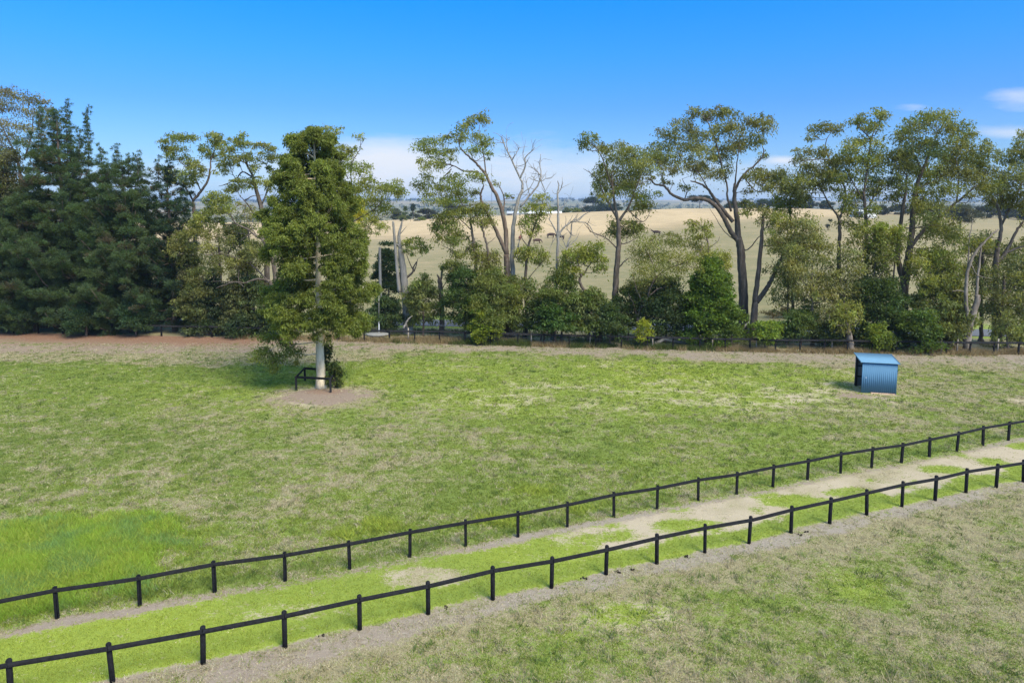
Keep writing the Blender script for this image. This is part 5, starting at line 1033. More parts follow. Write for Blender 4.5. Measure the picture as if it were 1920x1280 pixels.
# ------------------------------------------------------------------ blue horse shelter
def shelter():
    fl, fr = ground(1614.4, 736.4), ground(1680.2, 740.4)
    u = fr - fl; Wd = np.linalg.norm(u); u /= Wd; v = np.array([-u[1], u[0], 0.0]); D = 2.05; zt = np.array([0, 0, 1.0])
    Hf, Hb = 2.16, 2.36
    root = empty('horse_shelter', fl); tag(root, 'blue corrugated iron horse shelter with one open side, alone in the paddock', 'shelter')
    def steel(name, col):
        m, nt, out = new_mat(name); pos = N(nt, 'ShaderNodeNewGeometry').outputs['Position']
        f = noise(nt, mapping(nt, pos, (1, 1, .35)), 2.0, 5, .6); g = noise(nt, pos, 7, 4, .6)
        c = mixc(nt, math_n(nt, 'MULTIPLY', f, .5), tuple(x * .86 for x in col), tuple(min(1, x * 1.22) for x in col))
        c = mixc(nt, ramp(nt, g, [(.68, (0, 0, 0)), (.8, (.35, .35, .35))]), c, (.28, .27, .25))
        principled(nt, out, c, .8, .15, bump=g, bump_s=.06); return m
    blue = steel('blue_painted_iron', (.105, .225, .350)); roofm = steel('faded_blue_roof_iron', (.165, .315, .44)); inner = steel('bare_grey_iron', (.26, .26, .255))
    wood = simple('dark_timber', (.035, .028, .024), .8, .15, .4, 8)
    def sheet(name, o, ax, L, h0, h1, nrm, mat, inside=None, th=.012, amp=.012, pitch=.125, z0=.03):
        n = int(L / pitch * 6); t = np.linspace(0, L, n); a = amp * np.sin(t / pitch * 2 * math.pi)
        P = o + np.outer(t, ax) + np.outer(a, nrm); top = h0 + (h1 - h0) * t / L
        rows = [P + np.array([0, 0, z0]), P + np.outer(top, zt)]
        V = np.vstack(rows + [r - nrm * th for r in rows]); i = np.arange(n - 1)
        F = np.vstack([np.stack([i, i + 1, i + n + 1, i + n], -1), np.stack([i + 2 * n + 1, i + 2 * n, i + 3 * n, i + 3 * n + 1], -1),
                       np.stack([i + n, i + n + 1, i + 3 * n + 1, i + 3 * n], -1), np.stack([i + 1, i, i + 2 * n, i + 2 * n + 1], -1),
                       [[0, n, 3 * n, 2 * n], [n - 1, 3 * n - 1, 4 * n - 1, 2 * n - 1]]])
        me = np_mesh(name, V, F, mat, smooth_shade=False)
        if inside:
            me.materials.append(inside); k = np.zeros(len(F), np.int32); k[n - 1:2 * (n - 1)] = 1; me.polygons.foreach_set('material_index', k)
        ob = link(bpy.data.objects.new(name, me), root); ob.location = -root.location; return ob
    front = sheet('front_wall', fl, u, Wd, Hf, Hf, -v, blue, inner)
    sheet('side_wall', fr - v * .0, v, D, Hf, Hb, u, blue, inner)
    sheet('back_wall', fl + v * D, u, Wd, Hb, Hb, v, blue, inner)
    # roof sheet, ribs run front to back, drip edges overhang
    ov = .10; o = fl - u * ov - v * ov; L = Wd + 2 * ov; n = int(L / .076 * 6); t = np.linspace(0, L, n); a = .011 * np.sin(t / .076 * 2 * math.pi)
    base = o + np.outer(t, u); sl = (Hb - Hf) / D; D2 = D + 2 * ov
    f0 = base + np.outer(a + Hf - sl * ov + .07, zt); b0 = base + v * D2 + np.outer(a + Hf + sl * (D + ov) + .07, zt)
    V = np.vstack([f0, b0, f0 - zt * .02, b0 - zt * .02]); i = np.arange(n - 1)
    F = np.vstack([np.stack([i, i + 1, i + n + 1, i + n], -1), np.stack([i + 2 * n + 1, i + 2 * n, i + 3 * n, i + 3 * n + 1], -1), np.stack([i + n, i + n + 1, i + 3 * n + 1, i + 3 * n], -1),
                   np.stack([i + 1, i, i + 2 * n, i + 2 * n + 1], -1), [[0, n, 3 * n, 2 * n], [n - 1, 3 * n - 1, 4 * n - 1, 2 * n - 1]]])
    rf = link(bpy.data.objects.new('roof', np_mesh('roof', V, F, roofm)), root); rf.location = -root.location
    fm = MB()                                               # barge flashing along both open roof edges
    for s in (0, 1):
        e0 = o + u * (L * s) + zt * (Hf - sl * ov + .06); e1 = e0 + v * D2 + zt * sl * D2
        fm.box((e0 + e1) / 2 + u * (.012 if s else -.012), (np.linalg.norm(e1 - e0), .02, .09), axis=e1 - e0)
    ob = fm.build('flashing', roofm, rf)
    for q, h in ((fl + u * .09 + v * .09, Hf), (fl + u * .09 + v * (D - .09), Hb), (fr - u * .09 + v * .09, Hf), (fr - u * .09 + v * (D - .09), Hb)):
        m = MB(); m.box(q + zt * (h / 2), (.11, .11, h), axis=u); ob = m.build('corner_post', wood, root); ob.location = -root.location
    for z in (.72, 1.5):
        for q, ax, LL in ((fl + v * (D - .05) + u * (Wd / 2), u, Wd - .34), (fl + v * .05 + u * (Wd / 2), u, Wd - .34), (fr - u * .05 + v * (D / 2), v, D - .34)):
            m = MB(); m.box(q + zt * z, (LL, .045, .09), axis=ax); ob = m.build('girt', wood, root); ob.location = -root.location
    m = MB(); m.box(fl - v * .035 + u * (Wd * .62) + zt * .05, (Wd * .7, .03, .1), axis=u); ob = m.build('kick_board', simple('pale_board', (.36, .26, .19), .9, .1), root); ob.location = -root.location
    m = MB(); q = fl - v * .018 + u * .26 + zt * 1.12; m.box(q, (.045, .012, .04), axis=u); ob = m.build('latch_plate', simple('galvanised', (.5, .52, .55), .4, .5), root); ob.location = -root.location
shelter()

# ------------------------------------------------------------------ poles, trough, fallen limbs
def poles():
    Y = depth_at(CF, 714, 5.5); b = at(714, 620, Y); m = MB(); top = at(712, 463, Y); b[2] = -.3
    r = empty('utility_pole', (b[0], Y, 0)); tag(r, 'grey weathered timber pole beside the dark conifer column', 'pole')
    m.tube([b, (b + top) / 2, top - [0, 0, .1], top], [.17, .15, .13, .10], 10, .03); o = m.build('pole', POLE, r, True); o.location = -r.location
    m = MB(); q = top - np.array([0, .17, 1.0]); m.box(q, (.07, .06, .5)); o = m.build('bracket', WIRE, r); o.location = -r.location
    Y2 = depth_at(CF, 709.5, 2.4); p = at(709.5, 560, Y2); m = MB(); r2 = empty('marker_pole', (p[0], Y2, 0)); tag(r2, 'thin pole with a white painted foot beside the concrete slab', 'pole')
    m.tube([(p[0], Y2, 1.55), (p[0] + .03, Y2, 3.0), (p[0] + .06, Y2, 4.4)], .042, 7); o = m.build('shaft', POLE, r2, True); o.location = -r2.location
    m = MB(); m.tube([(p[0] - .02, Y2, -.2), (p[0], Y2, .8), (p[0], Y2, 1.55)], .06, 8); o = m.build('painted_foot', simple('white_paint', (.72, .72, .70), .6, .3, .08), r2, True); o.location = -r2.location
    # pale slab on the ground behind the fence
    X = p[0]; Ys = depth_at(CF, 706, 1.5); c = at(706, 626, Ys); rs = empty('concrete_slab', (c[0], Ys, 0)); tag(rs, 'pale round edged concrete slab lying behind the boundary fence', 'slab')
    m = MB(); th = np.linspace(0, 2 * math.pi, 40, endpoint=False); rad = 1 + .05 * np.sin(3 * th) + rng.normal(0, .015, 40)
    A = np.stack([np.cos(th) * 1.15 * rad, np.sin(th) * .75 * rad], -1); V = [[c[0], Ys, .5]]
    lay = [(.94, .5), (1.0, .46), (1.0, .36), (.92, .33)]
    for s, z in lay: V += [[c[0] + a * s, Ys + b_ * s, z] for a, b_ in A]
    q = []; t = [[0, 1 + i, 1 + (i + 1) % 40] for i in range(40)]
    for l in range(3): q += [[1 + l * 40 + i, 1 + (l + 1) * 40 + i, 1 + (l + 1) * 40 + (i + 1) % 40, 1 + l * 40 + (i + 1) % 40] for i in range(40)]
    m.add(V, q, t); o = m.build('lid', simple('concrete', (.24, .235, .22), .9, .15, .18, 4), rs); o.location = -rs.location
    m = MB(); m.tube([(c[0], Ys, -.1), (c[0], Ys, .34)], [.62, .6], 24); o = m.build('plinth', simple('stained_concrete', (.12, .11, .10), .9, .1, .3, 5), rs); o.location = -rs.location; o.scale = (1, 1, 1)
poles()
def fallen(label, pts, r0, r1, off, subs=(), mat=None):
    Y = depth_at(CF, pts[0][0], off); sk = Skel(); P = []
    for x, y in pts:
        p = at(x, y, Y); p[2] = max(p[2], r0 * .8); P.append(p)
    sk.limb(P, r0, r1, 8, 5, .02)
    for s in subs:
        Q = [at(x, y, Y + rng.uniform(-.3, .3)) for x, y in s]
        for q in Q: q[2] = max(q[2], .05)
        a, ra = sk.near(Q[0], 0); sk.limb([a] + Q[1:], min(ra * .8, .06), .015, 6, 4)
    root = empty('fallen_branch', (P[0][0], Y, 0)); tag(root, label, 'fallen branch')
    o = sk.mb.build('limb', mat or BARK_GREY, root, True); o.location = -root.location
fallen('large bent fallen grey limb lying behind the fence below the pyramid bush', [(1229, 646), (1236, 641), (1246, 635.5), (1258, 638), (1275, 642), (1292, 645)], .17, .09, 1.5, [[(1246, 636), (1242, 630)]])
fallen('thin pale fallen branch on the verge left of the bent grey limb', [(1121, 646), (1135, 648), (1150, 649), (1160, 652)], .07, .03, 1.0, [[(1150, 648), (1172, 645), (1196, 646)]])
fallen('pale forked dead branch propped at the foot of the split dead tree', [(756, 615), (760, 608), (766, 598), (773, 592)], .11, .04, 1.6, [[(761, 606), (763, 612), (763, 616)]])
fallen('tangle of thin bare sticks at the foot of the broken stump', [(818, 612), (828, 610), (840, 617), (848, 622)], .05, .02, 2.2, [[(826, 610), (818, 604)], [(834, 612), (830, 606)], [(832, 613), (836, 620)], [(842, 618), (852, 612)]])
fallen('slanting dead stick lying under the fence right of the bright bush', [(1030, 638), (1042, 643), (1053, 648)], .05, .03, .8)
fallen('slim dead branch leaning against the twin stemmed gum', [(1392, 618), (1398, 609), (1404, 603)], .10, .04, 3.6)
fallen('small dark fallen stick on the worn soil right of the blue shelter', [(1742, 665), (1748, 668), (1752, 670)], .06, .03, -.8, mat=BARK_DARK)

# ------------------------------------------------------------------ droppings on the bare strip
for i, (x, y) in enumerate(((600, 1192), (836, 1139), (1160, 1072), (1184, 1068), (1094, 1084), (1500, 1002), (1512, 998), (1286, 1044))):
    g = ground(x, y); m = MB(); root = empty('dung_pile', g); tag(root, 'small dark clod of dung on the bare strip at the nearest fence', 'dung', 'dung on the bare strip')
    for k in range(5):
        c = g + np.array([rng.normal(0, .05), rng.normal(0, .04), .02 + .02 * (k == 4)]); r = rng.uniform(.02, .038); m.tube([c - [0, 0, .03], c - [0, 0, .01], c + [0, 0, .02], c + [0, 0, .035]], [r * .8, r, r * .8, r * .25], 7, .15)
    o = m.build('clod', simple('dung', (.030, .024, .018), .9, .1, .3, 20), root, True); o.location = -root.location

# ------------------------------------------------------------------ cattle on the hill
def cow(label, x, y, face, graze, L=2.3, col=(.030, .018, .013)):
    p = ray_terrain(x, y); m, nt, out = new_mat('cattle_hide'); pos = N(nt, 'ShaderNodeNewGeometry').outputs['Position']
    f = noise(nt, pos, 2.2, 3); principled(nt, out, ramp(nt, f, [(.35, col), (.7, tuple(c * 1.7 for c in col))]), .7, .2)
    s = L / 2.3
    hd = [(1.28, 1.05, .16), (1.5, .55, .12), (1.62, .22, .08)] if graze else [(1.32, 1.42, .16), (1.55, 1.62, .15), (1.85, 1.45, .09)]
    v = [(-.95, 0, 1.22, .33), (-.45, 0, 1.12, .42), (.1, 0, 1.08, .44), (.62, 0, 1.12, .42), (1.0, 0, 1.22, .28)] + [(a, 0, b, r) for a, b, r in hd]
    e = [(0, 1), (1, 2), (2, 3), (3, 4), (4, 5), (5, 6), (6, 7)]
    def chain(par, pts):
        k = par
        for q in pts: v.append(q); e.append((k, len(v) - 1)); k = len(v) - 1
    for sy in (-1, 1):
        chain(3, [(.72, .24 * sy, .78, .14), (.70, .25 * sy, .42, .085), (.72, .25 * sy, .06, .075)])
        chain(0, [(-.86, .24 * sy, .82, .19), (-.98, .25 * sy, .48, .09), (-.92, .25 * sy, .06, .075)])
        chain(6, [(hd[1][0] - .12, .22 * sy, hd[1][1] + .12, .05)])
    chain(0, [(-1.22, 0, 1.18, .06), (-1.30, 0, .6, .045)])
    bm = bmesh.new(); ly = bm.verts.layers.skin.verify(); bv = []
    for i, (a, b, c, r) in enumerate(v):
        w = bm.verts.new((a * s, b * s, c * s)); w[ly].radius = (r * s, r * s); w[ly].use_root = (i == 2); bv.append(w)
    for a, b in e: bm.edges.new((bv[a], bv[b]))
    me = bpy.data.meshes.new('cow'); bm.to_mesh(me); bm.free(); me.materials.append(m)
    o = link(bpy.data.objects.new('cow', me)); o.location = p; o.rotation_euler = (0, 0, face)
    o.modifiers.new('skin', 'SKIN'); sub = o.modifiers.new('sub', 'SUBSURF'); sub.levels = sub.render_levels = 1
    tag(o, label, 'cow', 'cattle grazing on the dry hill')
cow('dark brown cow standing side on between the straight gum and the largest gum', 1231, 441.5, R(172), False)
cow('dark cow grazing on the hill beside the crooked pale dead tree', 1033, 446.5, R(12), True, 2.4, (.035, .022, .018))
cow('dark brown cow partly behind the crooked dead tree limbs', 1051, 450, R(195), False, 2.2, (.03, .016, .012))
cow('brown cow just above the slim dark gum leaf clumps', 1007, 457, R(8), True, 2.2, (.05, .026, .018))
cow('reddish brown cow seen end on left of the slim dark gum', 975, 450.5, R(80), False, 2.1, (.12, .045, .028))

# ------------------------------------------------------------------ far sheds and mast
def corr(name, col): return simple(name, col, .5, .35, .12, 2)
CREAM = corr('pale_shed_iron', (.62, .62, .60)); GREYI = corr('grey_shed_iron', (.30, .31, .32)); DARKI = simple('bay_shade', (.03, .03, .03), .9, .1)
def shed(label, x0, x1, yb, Y, h, deep, ridge, rz=0.0, opening=None, wall=None, roof=None, zoff=0.0):
    a, b = at(x0, yb, Y), at(x1, yb, Y); W = b[0] - a[0]; c = (a + b) / 2; zg = float(terrain(c[0], Y)) if zoff is None else c[2]
    root = empty('farm_shed', (c[0], Y, zg), rz); tag(root, label, 'shed')
    zb = min(0, float(terrain(c[0], Y)) - zg - .5)
    m = MB(); hw, hd = W / 2, deep / 2
    V = [(-hw, -hd, zb), (hw, -hd, zb), (hw, hd, zb), (-hw, hd, zb), (-hw, -hd, h), (hw, -hd, h), (hw, hd, h), (-hw, hd, h), (-hw, 0, h + ridge), (hw, 0, h + ridge)]
    m.add(V, [[0, 1, 5, 4], [2, 3, 7, 6], [3, 0, 4, 7], [1, 2, 6, 5]], [[4, 8, 7], [5, 6, 9]]); m.build('wall', wall or CREAM, root)
    m = MB(); e = .25
    for s in (-1, 1):
        P = [(-hw - e, s * (hd + e), h - ridge * e / hd + .06), (hw + e, s * (hd + e), h - ridge * e / hd + .06), (hw + e, 0, h + ridge + .06), (-hw - e, 0, h + ridge + .06)]
        Q = [(x, y, z - .05) for x, y, z in P]; f = [[0, 1, 2, 3], [7, 6, 5, 4], [0, 4, 5, 1], [1, 5, 6, 2], [3, 7, 4, 0]]
        m.add(P + Q, f if s < 0 else [list(reversed(k)) for k in f])
    m.build('roof', roof or CREAM, root)
    if opening:
        m = MB(); u0, u1 = opening; m.box((-hw + W * (u0 + u1) / 2, -hd - .03, h * .45), (W * (u1 - u0), .04, h * .8)); m.build('shade_panel', DARKI, root)  # flat dark panel painting the shade inside an open bay
shed('long pale roofed farm shed on the crest behind the forked gum', 951, 1052, 411, 398, 3.4, 8, 1.2, 0, (.0, .09), CREAM, CREAM)
shed('white farm shed with a dark open bay, on the right of the hill', 1597, 1638, 409, 300, 3.1, 5.5, .5, R(-14), (.04, .42), CREAM, CREAM)
shed('small white shed roof seen between the crowns left of the right hand gums', 1444, 1455, 397, 420, 2.2, 4, .6, 0, None, CREAM, CREAM)
def mast():
    Y = 1900; b = at(922, 383, Y); t = at(922, 308, Y); root = empty('radio_mast', (b[0], Y, float(terrain(b[0], Y)))); tag(root, 'thin distant radio mast on the horizon behind the forked gum', 'mast')
    m = MB(); z0 = float(terrain(b[0], Y)) - 1; H = t[2] - z0
    legs = [np.array([b[0] + 1.1 * math.cos(k), Y + 1.1 * math.sin(k), z0]) for k in (.3, 2.4, 4.5)]
    for l in legs: m.tube([l, l + [0, 0, H]], .22, 5)
    n = int(H / 3)
    for i in range(n):
        for k in range(3): m.tube([legs[k] + [0, 0, i * H / n], legs[(k + 1) % 3] + [0, 0, (i + 1) * H / n]], .10, 4, cap=False)
    o = m.build('lattice', simple('mast_steel', (.30, .30, .31), .6), root); o.location = -root.location
mast()

# ------------------------------------------------------------------ far trees
def far_tree(label, x, yt, yb, w, kind='round', col=OLIVE_D, Y=None, group=None, sx=1.0, dens=1.0):
    p = ray_terrain(x, yb) if Y is None else None
    if Y is not None:
        q = at(x, yb, Y); p = np.array([q[0], Y, float(terrain(q[0], Y))])
    Y = p[1]; mpp = Y / F_PX; top = at(x, yt, Y)[2]; H = max(2.5, top - p[2]); W = w * mpp / 2
    lf = max(.35, mpp * 1.9); root = empty('far_tree' if kind != 'cypress' else 'far_cypress', p); tag(root, label, 'tree', group)
    cw = Crown(col, lf, lf * .55, min(60, 5.5 / (lf * lf * .3)) * dens, 'rand', sub=8, var=.2); sk = Skel(); sk.limb([p - [0, 0, .3], p + [0, 0, H * .4], p + [0, 0, H * .85]], .035 * H, .012 * H, 6)
    n = int(np.clip(10 + 5 * W / max(1, H * .3), 12, 34))
    for i in range(n):
        h = rng.random(); th = rng.uniform(0, 6.28)
        lo = .28 if kind == 'round' else .08 if kind == 'bushy' else .1
        if kind == 'flat': prof = 1.0; z = p[2] + H * (.55 + .45 * h) ; q = math.sqrt(rng.random())
        elif kind == 'cone': prof = 1 - .92 * h; z = p[2] + H * (.08 + .9 * h); q = math.sqrt(rng.random())
        else: prof = math.sqrt(max(.06, 1 - (2 * h - .9) ** 2 * .95)); z = p[2] + H * (lo + (1 - lo) * h * .95); q = math.sqrt(rng.random())
        r = max(.9 * mpp, min(.42 * W, .28 * H) * rng.uniform(.6, 1.1)); rr = max(0, W * prof - r * .5) * q
        c = np.array([p[0] + math.cos(th) * rr, p[1] + math.sin(th) * rr, min(z, top - r * .5)])
        cw.clump(c, r, r, r * (.45 if kind == 'flat' else .75))
        if kind == 'flat' and i % 2 == 0: sk.twig_to(c, .1, 2, r, r * .5)
    o = cw.build(root); o.location = -root.location; o = sk.mb.build('trunk', BARK_DARK, root, True); o.location = -root.location
FG = 'garden trees on the left of the crest'
far_tree('pointed dark conifer left of centre in the distant garden', 775, 383, 411, 20, 'cone', (.030, .046, .026), group=FG, Y=420)
far_tree('pointed green conifer just left of the taller dark one in the distant garden', 760, 386, 412, 18, 'cone', (.060, .085, .030), group=FG, Y=415)
far_tree('grey dark spreading tree at the right of the distant garden', 800, 392, 415, 46, 'bushy', (.045, .050, .034), group=FG, Y=400)
far_tree('olive tree at the left end of the distant garden', 742, 392, 412, 26, 'bushy', (.070, .085, .034), group=FG, Y=430)
far_tree('round light green shrub with yellow tint in the distant garden', 793, 408, 423, 22, 'bushy', (.12, .15, .03), group=FG, Y=372)
far_tree('dark round shrub among the light green garden shrubs', 783, 413, 424, 16, 'bushy', (.032, .050, .026), group=FG, Y=366)
far_tree('small light green shrub under the pointed conifers', 756, 404, 422, 18, 'bushy', (.10, .125, .035), group=FG, Y=374)
far_tree('bright yellow flowering bush at the garden edge by the dead split tree', 727, 420, 428, 16, 'bushy', (.50, .42, .012), group=FG, Y=352, dens=1.3)
far_tree('tiny yellow flowering bush between the garden shrubs', 770, 419, 424, 6, 'bushy', (.50, .42, .012), group=FG, Y=360, dens=1.3)
far_tree('tall grey trunked garden tree behind the rounded leafy gum clumps', 846, 376, 420, 40, 'bushy', (.05, .060, .032), group=FG, Y=400)
far_tree('light green hedge tree right of the long pale shed', 1040, 388, 399, 28, 'bushy', (.085, .12, .035), Y=440)
far_tree('yellowish green hedge tree beside the light one right of the long pale shed', 1080, 390, 401, 22, 'bushy', (.13, .15, .03), Y=440)
far_tree('olive hedge tree touching the roof end of the long pale shed', 1062, 390, 401, 20, 'bushy', (.095, .115, .04), Y=445)
far_tree('dark blue green tree clump left of the straight gum', 1112, 371, 398, 52, 'bushy', (.026, .042, .028), Y=520, group='dark trees on the crest')
far_tree('dark tree right beside the dark clump left of the straight gum', 1150, 380, 398, 40, 'bushy', (.026, .040, .028), Y=520, group='dark trees on the crest')
far_tree('flat topped dark cypress on the crest seen through the largest gum', 1312, 366, 392, 38, 'flat', (.026, .036, .026), Y=400)
far_tree('flat topped dark cypress right beside the other one on the crest', 1337, 372, 392, 30, 'flat', (.026, .036, .026), Y=402)
for i, (x, w, h) in enumerate(((1370, 40, 16), (1398, 38, 18), (1428, 44, 20), (1456, 36, 21), (1484, 44, 19), (1515, 36, 21), (1548, 40, 17))):
    far_tree(('dark green crest tree just right of the largest gum crown', 'second dark crest tree right of the largest gum', 'third dark crest tree, above the pale crest grass', 'fourth dark crest tree, near the small white roof', 'fifth dark crest tree, right of the small white roof', 'sixth dark crest tree, blue green and dense', 'last dark crest tree before the white shed')[i], x, 394 - h, 396, w, 'bushy', (.034, .05, .030), Y=430 + 8 * (i % 3), group='dark trees on the crest')
for i, (x, w, h) in enumerate(((1655, 40, 24), (1690, 46, 26), (1725, 44, 28), (1762, 46, 26), (1850, 50, 30), (1886, 46, 30), (1925, 50, 32))):
    far_tree(('grey dark tree just right of the white shed', 'dark far tree second right of the white shed', 'dark far tree third right of the white shed', 'dark far tree left of the lone paddock trunk', 'dark far tree right of the lone paddock trunk', 'dark far tree near the right edge of the hill', 'dark far tree at the right edge of the picture')[i], x, 418 - h - (4 if i > 3 else 8), 410 if i < 4 else 416, w, 'bushy', (.038, .046, .030), Y=330 + 9 * (i % 3), group='dark trees on the right of the hill')
far_tree('lone round tree with a clear trunk standing in the right hand field', 1800, 384, 431, 70, 'round', (.058, .066, .036))
far_tree('small grey bush in the stubble left of the right hand gums', 1556, 412, 418, 9, 'bushy', (.06, .065, .04)); far_tree('second small grey bush in the stubble, lower and wider', 1552, 421, 432, 12, 'bushy', (.06, .065, .04))
# low scrub on the far side of the road
for i, (x, y, w, h) in enumerate(((1448, 598, 40, 12), (1478, 590, 34, 10), (1560, 596, 40, 12), (1640, 592, 36, 10))):
    bush(('low grey brown scrub beyond the road beside the twin stemmed gum', 'low grey brown scrub beyond the road behind the thin straight gum', 'low grey brown scrub beyond the road left of the blue shelter', 'low grey brown scrub beyond the road above the blue shelter')[i], CF, x, y, w / 2, h, 0, (.085, .075, .045), Y=79.5 + i * .3, l=.3, w=.06, dens=90, mode='up', group='scrub beyond the road')

# distant woods: nobody could count these
def woods(name, label, Y, x0, x1, n, hmin, hmax, col, jit):
    lf = max(.8, Y / F_PX * 2.2); cw = Crown(col, lf, lf * .6, 1, 'rand', sub=6, var=.22)
    for i in range(n):
        x = rng.uniform(x0, x1); y = Y * (1 + rng.uniform(-jit, jit)); X = (x - 960) / F_PX * y
        if vnoise(x / 60.0, Y / 97.0, 4) < .28: continue
        z = float(terrain(X, y)); h = rng.uniform(hmin, hmax); r = h * rng.uniform(.5, .9)
        cw.dens = 46 / (math.pi * r * h * .5 + 1)
        cw.clump(np.array([X, y, z + h * .5]), r, r, h * .5)
    V = np.concatenate(cw.V); C = np.clip(np.concatenate(cw.C), .004, .8)
    o = link(bpy.data.objects.new(name, np_mesh(name, V, np.arange(len(V)).reshape(-1, 4), LEAF, col=C))); tag(o, label, 'woods', kind='stuff')
woods('woods', 'dark far off woods just beyond the crest', 900, -100, 2020, 520, 6, 13, (.036, .052, .034), .2)
woods('woods', 'bluish far off woods on the middle hills', 1900, -200, 2100, 700, 7, 14, (.036, .052, .034), .25)
woods('woods', 'blue hazy woods on the most distant ridge', 3900, -200, 2100, 900, 8, 15, (.036, .052, .034), .2)
# ------------------------------------------------------------------ air, sky, sun, camera
def haze():
    x0, x1, y0, y1, z0, z1 = -6400, 6400, -39, 6700, -30.0, 95.0
    V = [(x0, y0, z0), (x1, y0, z0), (x1, y1, z0), (x0, y1, z0), (x0, y0, z1), (x1, y0, z1), (x1, y1, z1), (x0, y1, z1)]
    F = [[0, 3, 2, 1], [4, 5, 6, 7], [0, 1, 5, 4], [1, 2, 6, 5], [2, 3, 7, 6], [3, 0, 4, 7]]
    m, nt, out = new_mat('haze'); v = N(nt, 'ShaderNodeVolumePrincipled'); v.inputs['Color'].default_value = (.62, .78, 1.0, 1); v.inputs['Density'].default_value = HAZE
    v.inputs['Anisotropy'].default_value = .2; nt.links.new(v.outputs[0], out.inputs['Volume'])
    o = link(bpy.data.objects.new('haze', np_mesh('haze', V, np.array(F), m))); tag(o, 'thin blue summer haze over the far hills', 'haze', kind='stuff')
HAZE = .00016
haze()
SUN_EL, SUN_AZ = R(50), R(138)           # azimuth clockwise from +Y
w = bpy.data.worlds.new('World'); SC.world = w; w.use_nodes = True; nt = w.node_tree; nt.nodes.clear()
out = N(nt, 'ShaderNodeOutputWorld'); bg = N(nt, 'ShaderNodeBackground'); bg.inputs['Strength'].default_value = .15
sky = N(nt, 'ShaderNodeTexSky', sky_type='NISHITA'); sky.sun_disc = False; sky.sun_elevation = SUN_EL; sky.sun_rotation = SUN_AZ
sky.altitude = 100; sky.air_density = 1.0; sky.dust_density = .3; sky.ozone_density = 2.0
tc = N(nt, 'ShaderNodeTexCoord'); sep = N(nt, 'ShaderNodeSeparateXYZ'); nt.links.new(tc.outputs['Generated'], sep.inputs[0])
# Sky Texture filtered by elevation: deep blue low, unseen upper sky warmed as fill
filt = ramp(nt, sep.outputs[2], [(.0, (.162, .217, .355)), (.07, (.147, .225, .355)), (.139, (.091, .216, .40)), (.208, (.049, .245, .465)), (.276, (.017, .26, .53)), (.36, (.05, .33, .64)), (.57, (.86, .94, .84)), (1.0, (1.06, 1.0, .82))])
skyc = mixc(nt, 1.0, sky.outputs[0], filt, 'MULTIPLY')
# bearing (tan) and elevation (tan) of the view direction
el = math_n(nt, 'DIVIDE', sep.outputs[2], math_n(nt, 'MAXIMUM', sep.outputs[1], .02)); az = math_n(nt, 'DIVIDE', sep.outputs[0], math_n(nt, 'MAXIMUM', sep.outputs[1], .02))
comb = N(nt, 'ShaderNodeCombineXYZ'); nt.links.new(math_n(nt, 'MULTIPLY', az, 1.0), comb.inputs[0]); nt.links.new(math_n(nt, 'MULTIPLY', el, 4.2), comb.inputs[1])
n1 = noise(nt, comb.outputs[0], 3.2, 8, .6); n2 = noise(nt, comb.outputs[0], 9.0, 6, .6)
cn = math_n(nt, 'ADD', math_n(nt, 'MULTIPLY', n1, .7), math_n(nt, 'MULTIPLY', n2, .3))
def patch(xp, yp, rx, ry, amt):
    a0, e0 = (xp - 960) / 1280, (388 - yp) / 1280
    dx = math_n(nt, 'DIVIDE', math_n(nt, 'SUBTRACT', az, a0), rx / 1280); dy = math_n(nt, 'DIVIDE', math_n(nt, 'SUBTRACT', el, e0), ry / 1280)
    r2 = math_n(nt, 'ADD', math_n(nt, 'MULTIPLY', dx, dx), math_n(nt, 'MULTIPLY', dy, dy))
    return math_n(nt, 'MULTIPLY', math_n(nt, 'EXPONENT', math_n(nt, 'MULTIPLY', r2, -1.0)), amt)
tot = None
for p in ((930, 338, 400, 66, .70), (700, 300, 150, 40, .50), (460, 250, 60, 16, .26), (230, 330, 260, 50, .30), (1886, 186, 70, 24, .52), (1885, 252, 70, 13, .40), (1465, 302, 34, 8, .62), (1520, 305, 34, 14, .45), (1697, 207, 36, 9, .30), (1560, 352, 300, 44, .34)):
    q = patch(*p); tot = q if tot is None else math_n(nt, 'ADD', tot, q)
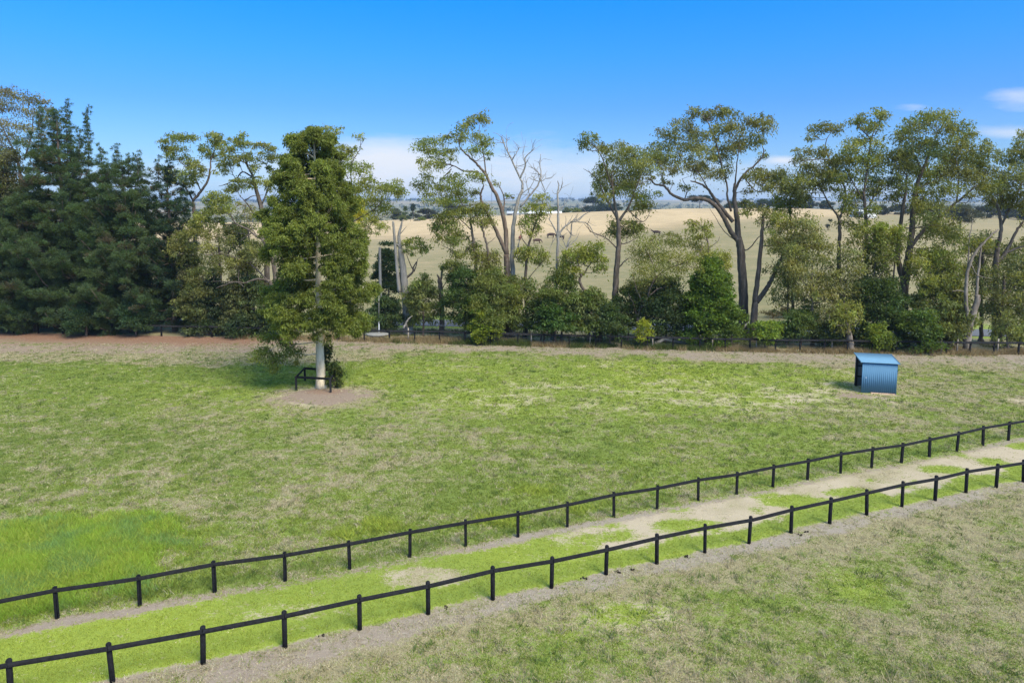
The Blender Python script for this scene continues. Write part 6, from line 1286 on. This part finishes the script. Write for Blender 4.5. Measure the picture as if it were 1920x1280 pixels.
cm = math_n(nt, 'MULTIPLY', math_n(nt, 'ADD', math_n(nt, 'MULTIPLY', math_n(nt, 'SUBTRACT', cn, .5), 1.6), math_n(nt, 'SUBTRACT', tot, .20)), 1.55, True)
front = math_n(nt, 'GREATER_THAN', sep.outputs[1], .05); cm = math_n(nt, 'MULTIPLY', math_n(nt, 'MULTIPLY', cm, front), .92)
CL = (2.12, 2.16, 2.26)
mx = N(nt, 'ShaderNodeMix', data_type='RGBA', clamp_factor=True); nt.links.new(cm, mx.inputs[0]); nt.links.new(skyc, mx.inputs[6]); mx.inputs[7].default_value = (*CL, 1)
nt.links.new(mx.outputs[2], bg.inputs['Color']); nt.links.new(bg.outputs[0], out.inputs['Surface'])

ld = bpy.data.lights.new('sun', 'SUN'); ld.energy = 2.0; ld.angle = R(28); ld.color = (1.0, .925, .77)
lo = link(bpy.data.objects.new('sun', ld))
d = Vector((math.sin(SUN_AZ) * math.cos(SUN_EL), math.cos(SUN_AZ) * math.cos(SUN_EL), math.sin(SUN_EL))); lo.rotation_euler = d.to_track_quat('Z', 'Y').to_euler(); lo.location = (30, -20, 60)

cd = bpy.data.cameras.new('camera'); cd.lens = 36.0 * F_PX / 1920; cd.sensor_width = 36; cd.shift_y = -(640 - ROW0) / 1920; cd.clip_start = .2; cd.clip_end = 20000
co = link(bpy.data.objects.new('camera', cd)); co.location = (0, 0, CAM_H); co.rotation_euler = (R(90) - PITCH, 0, 0); SC.camera = co
SC.view_settings.view_transform = 'Standard'; SC.view_settings.look = 'None'; SC.view_settings.exposure = 1.56; SC.view_settings.gamma = 1.0
cy = SC.cycles; cy.max_bounces = 6; cy.diffuse_bounces = 3; cy.glossy_bounces = 2; cy.transmission_bounces = 3; cy.volume_bounces = 0; cy.transparent_max_bounces = 8
cy.caustics_reflective = False; cy.caustics_refractive = False; cy.use_denoising = True; cy.denoiser = 'OPENIMAGEDENOISE'; cy.denoising_input_passes = 'RGB_ALBEDO_NORMAL'; cy.denoising_prefilter = 'ACCURATE'; cy.volume_step_rate = 4
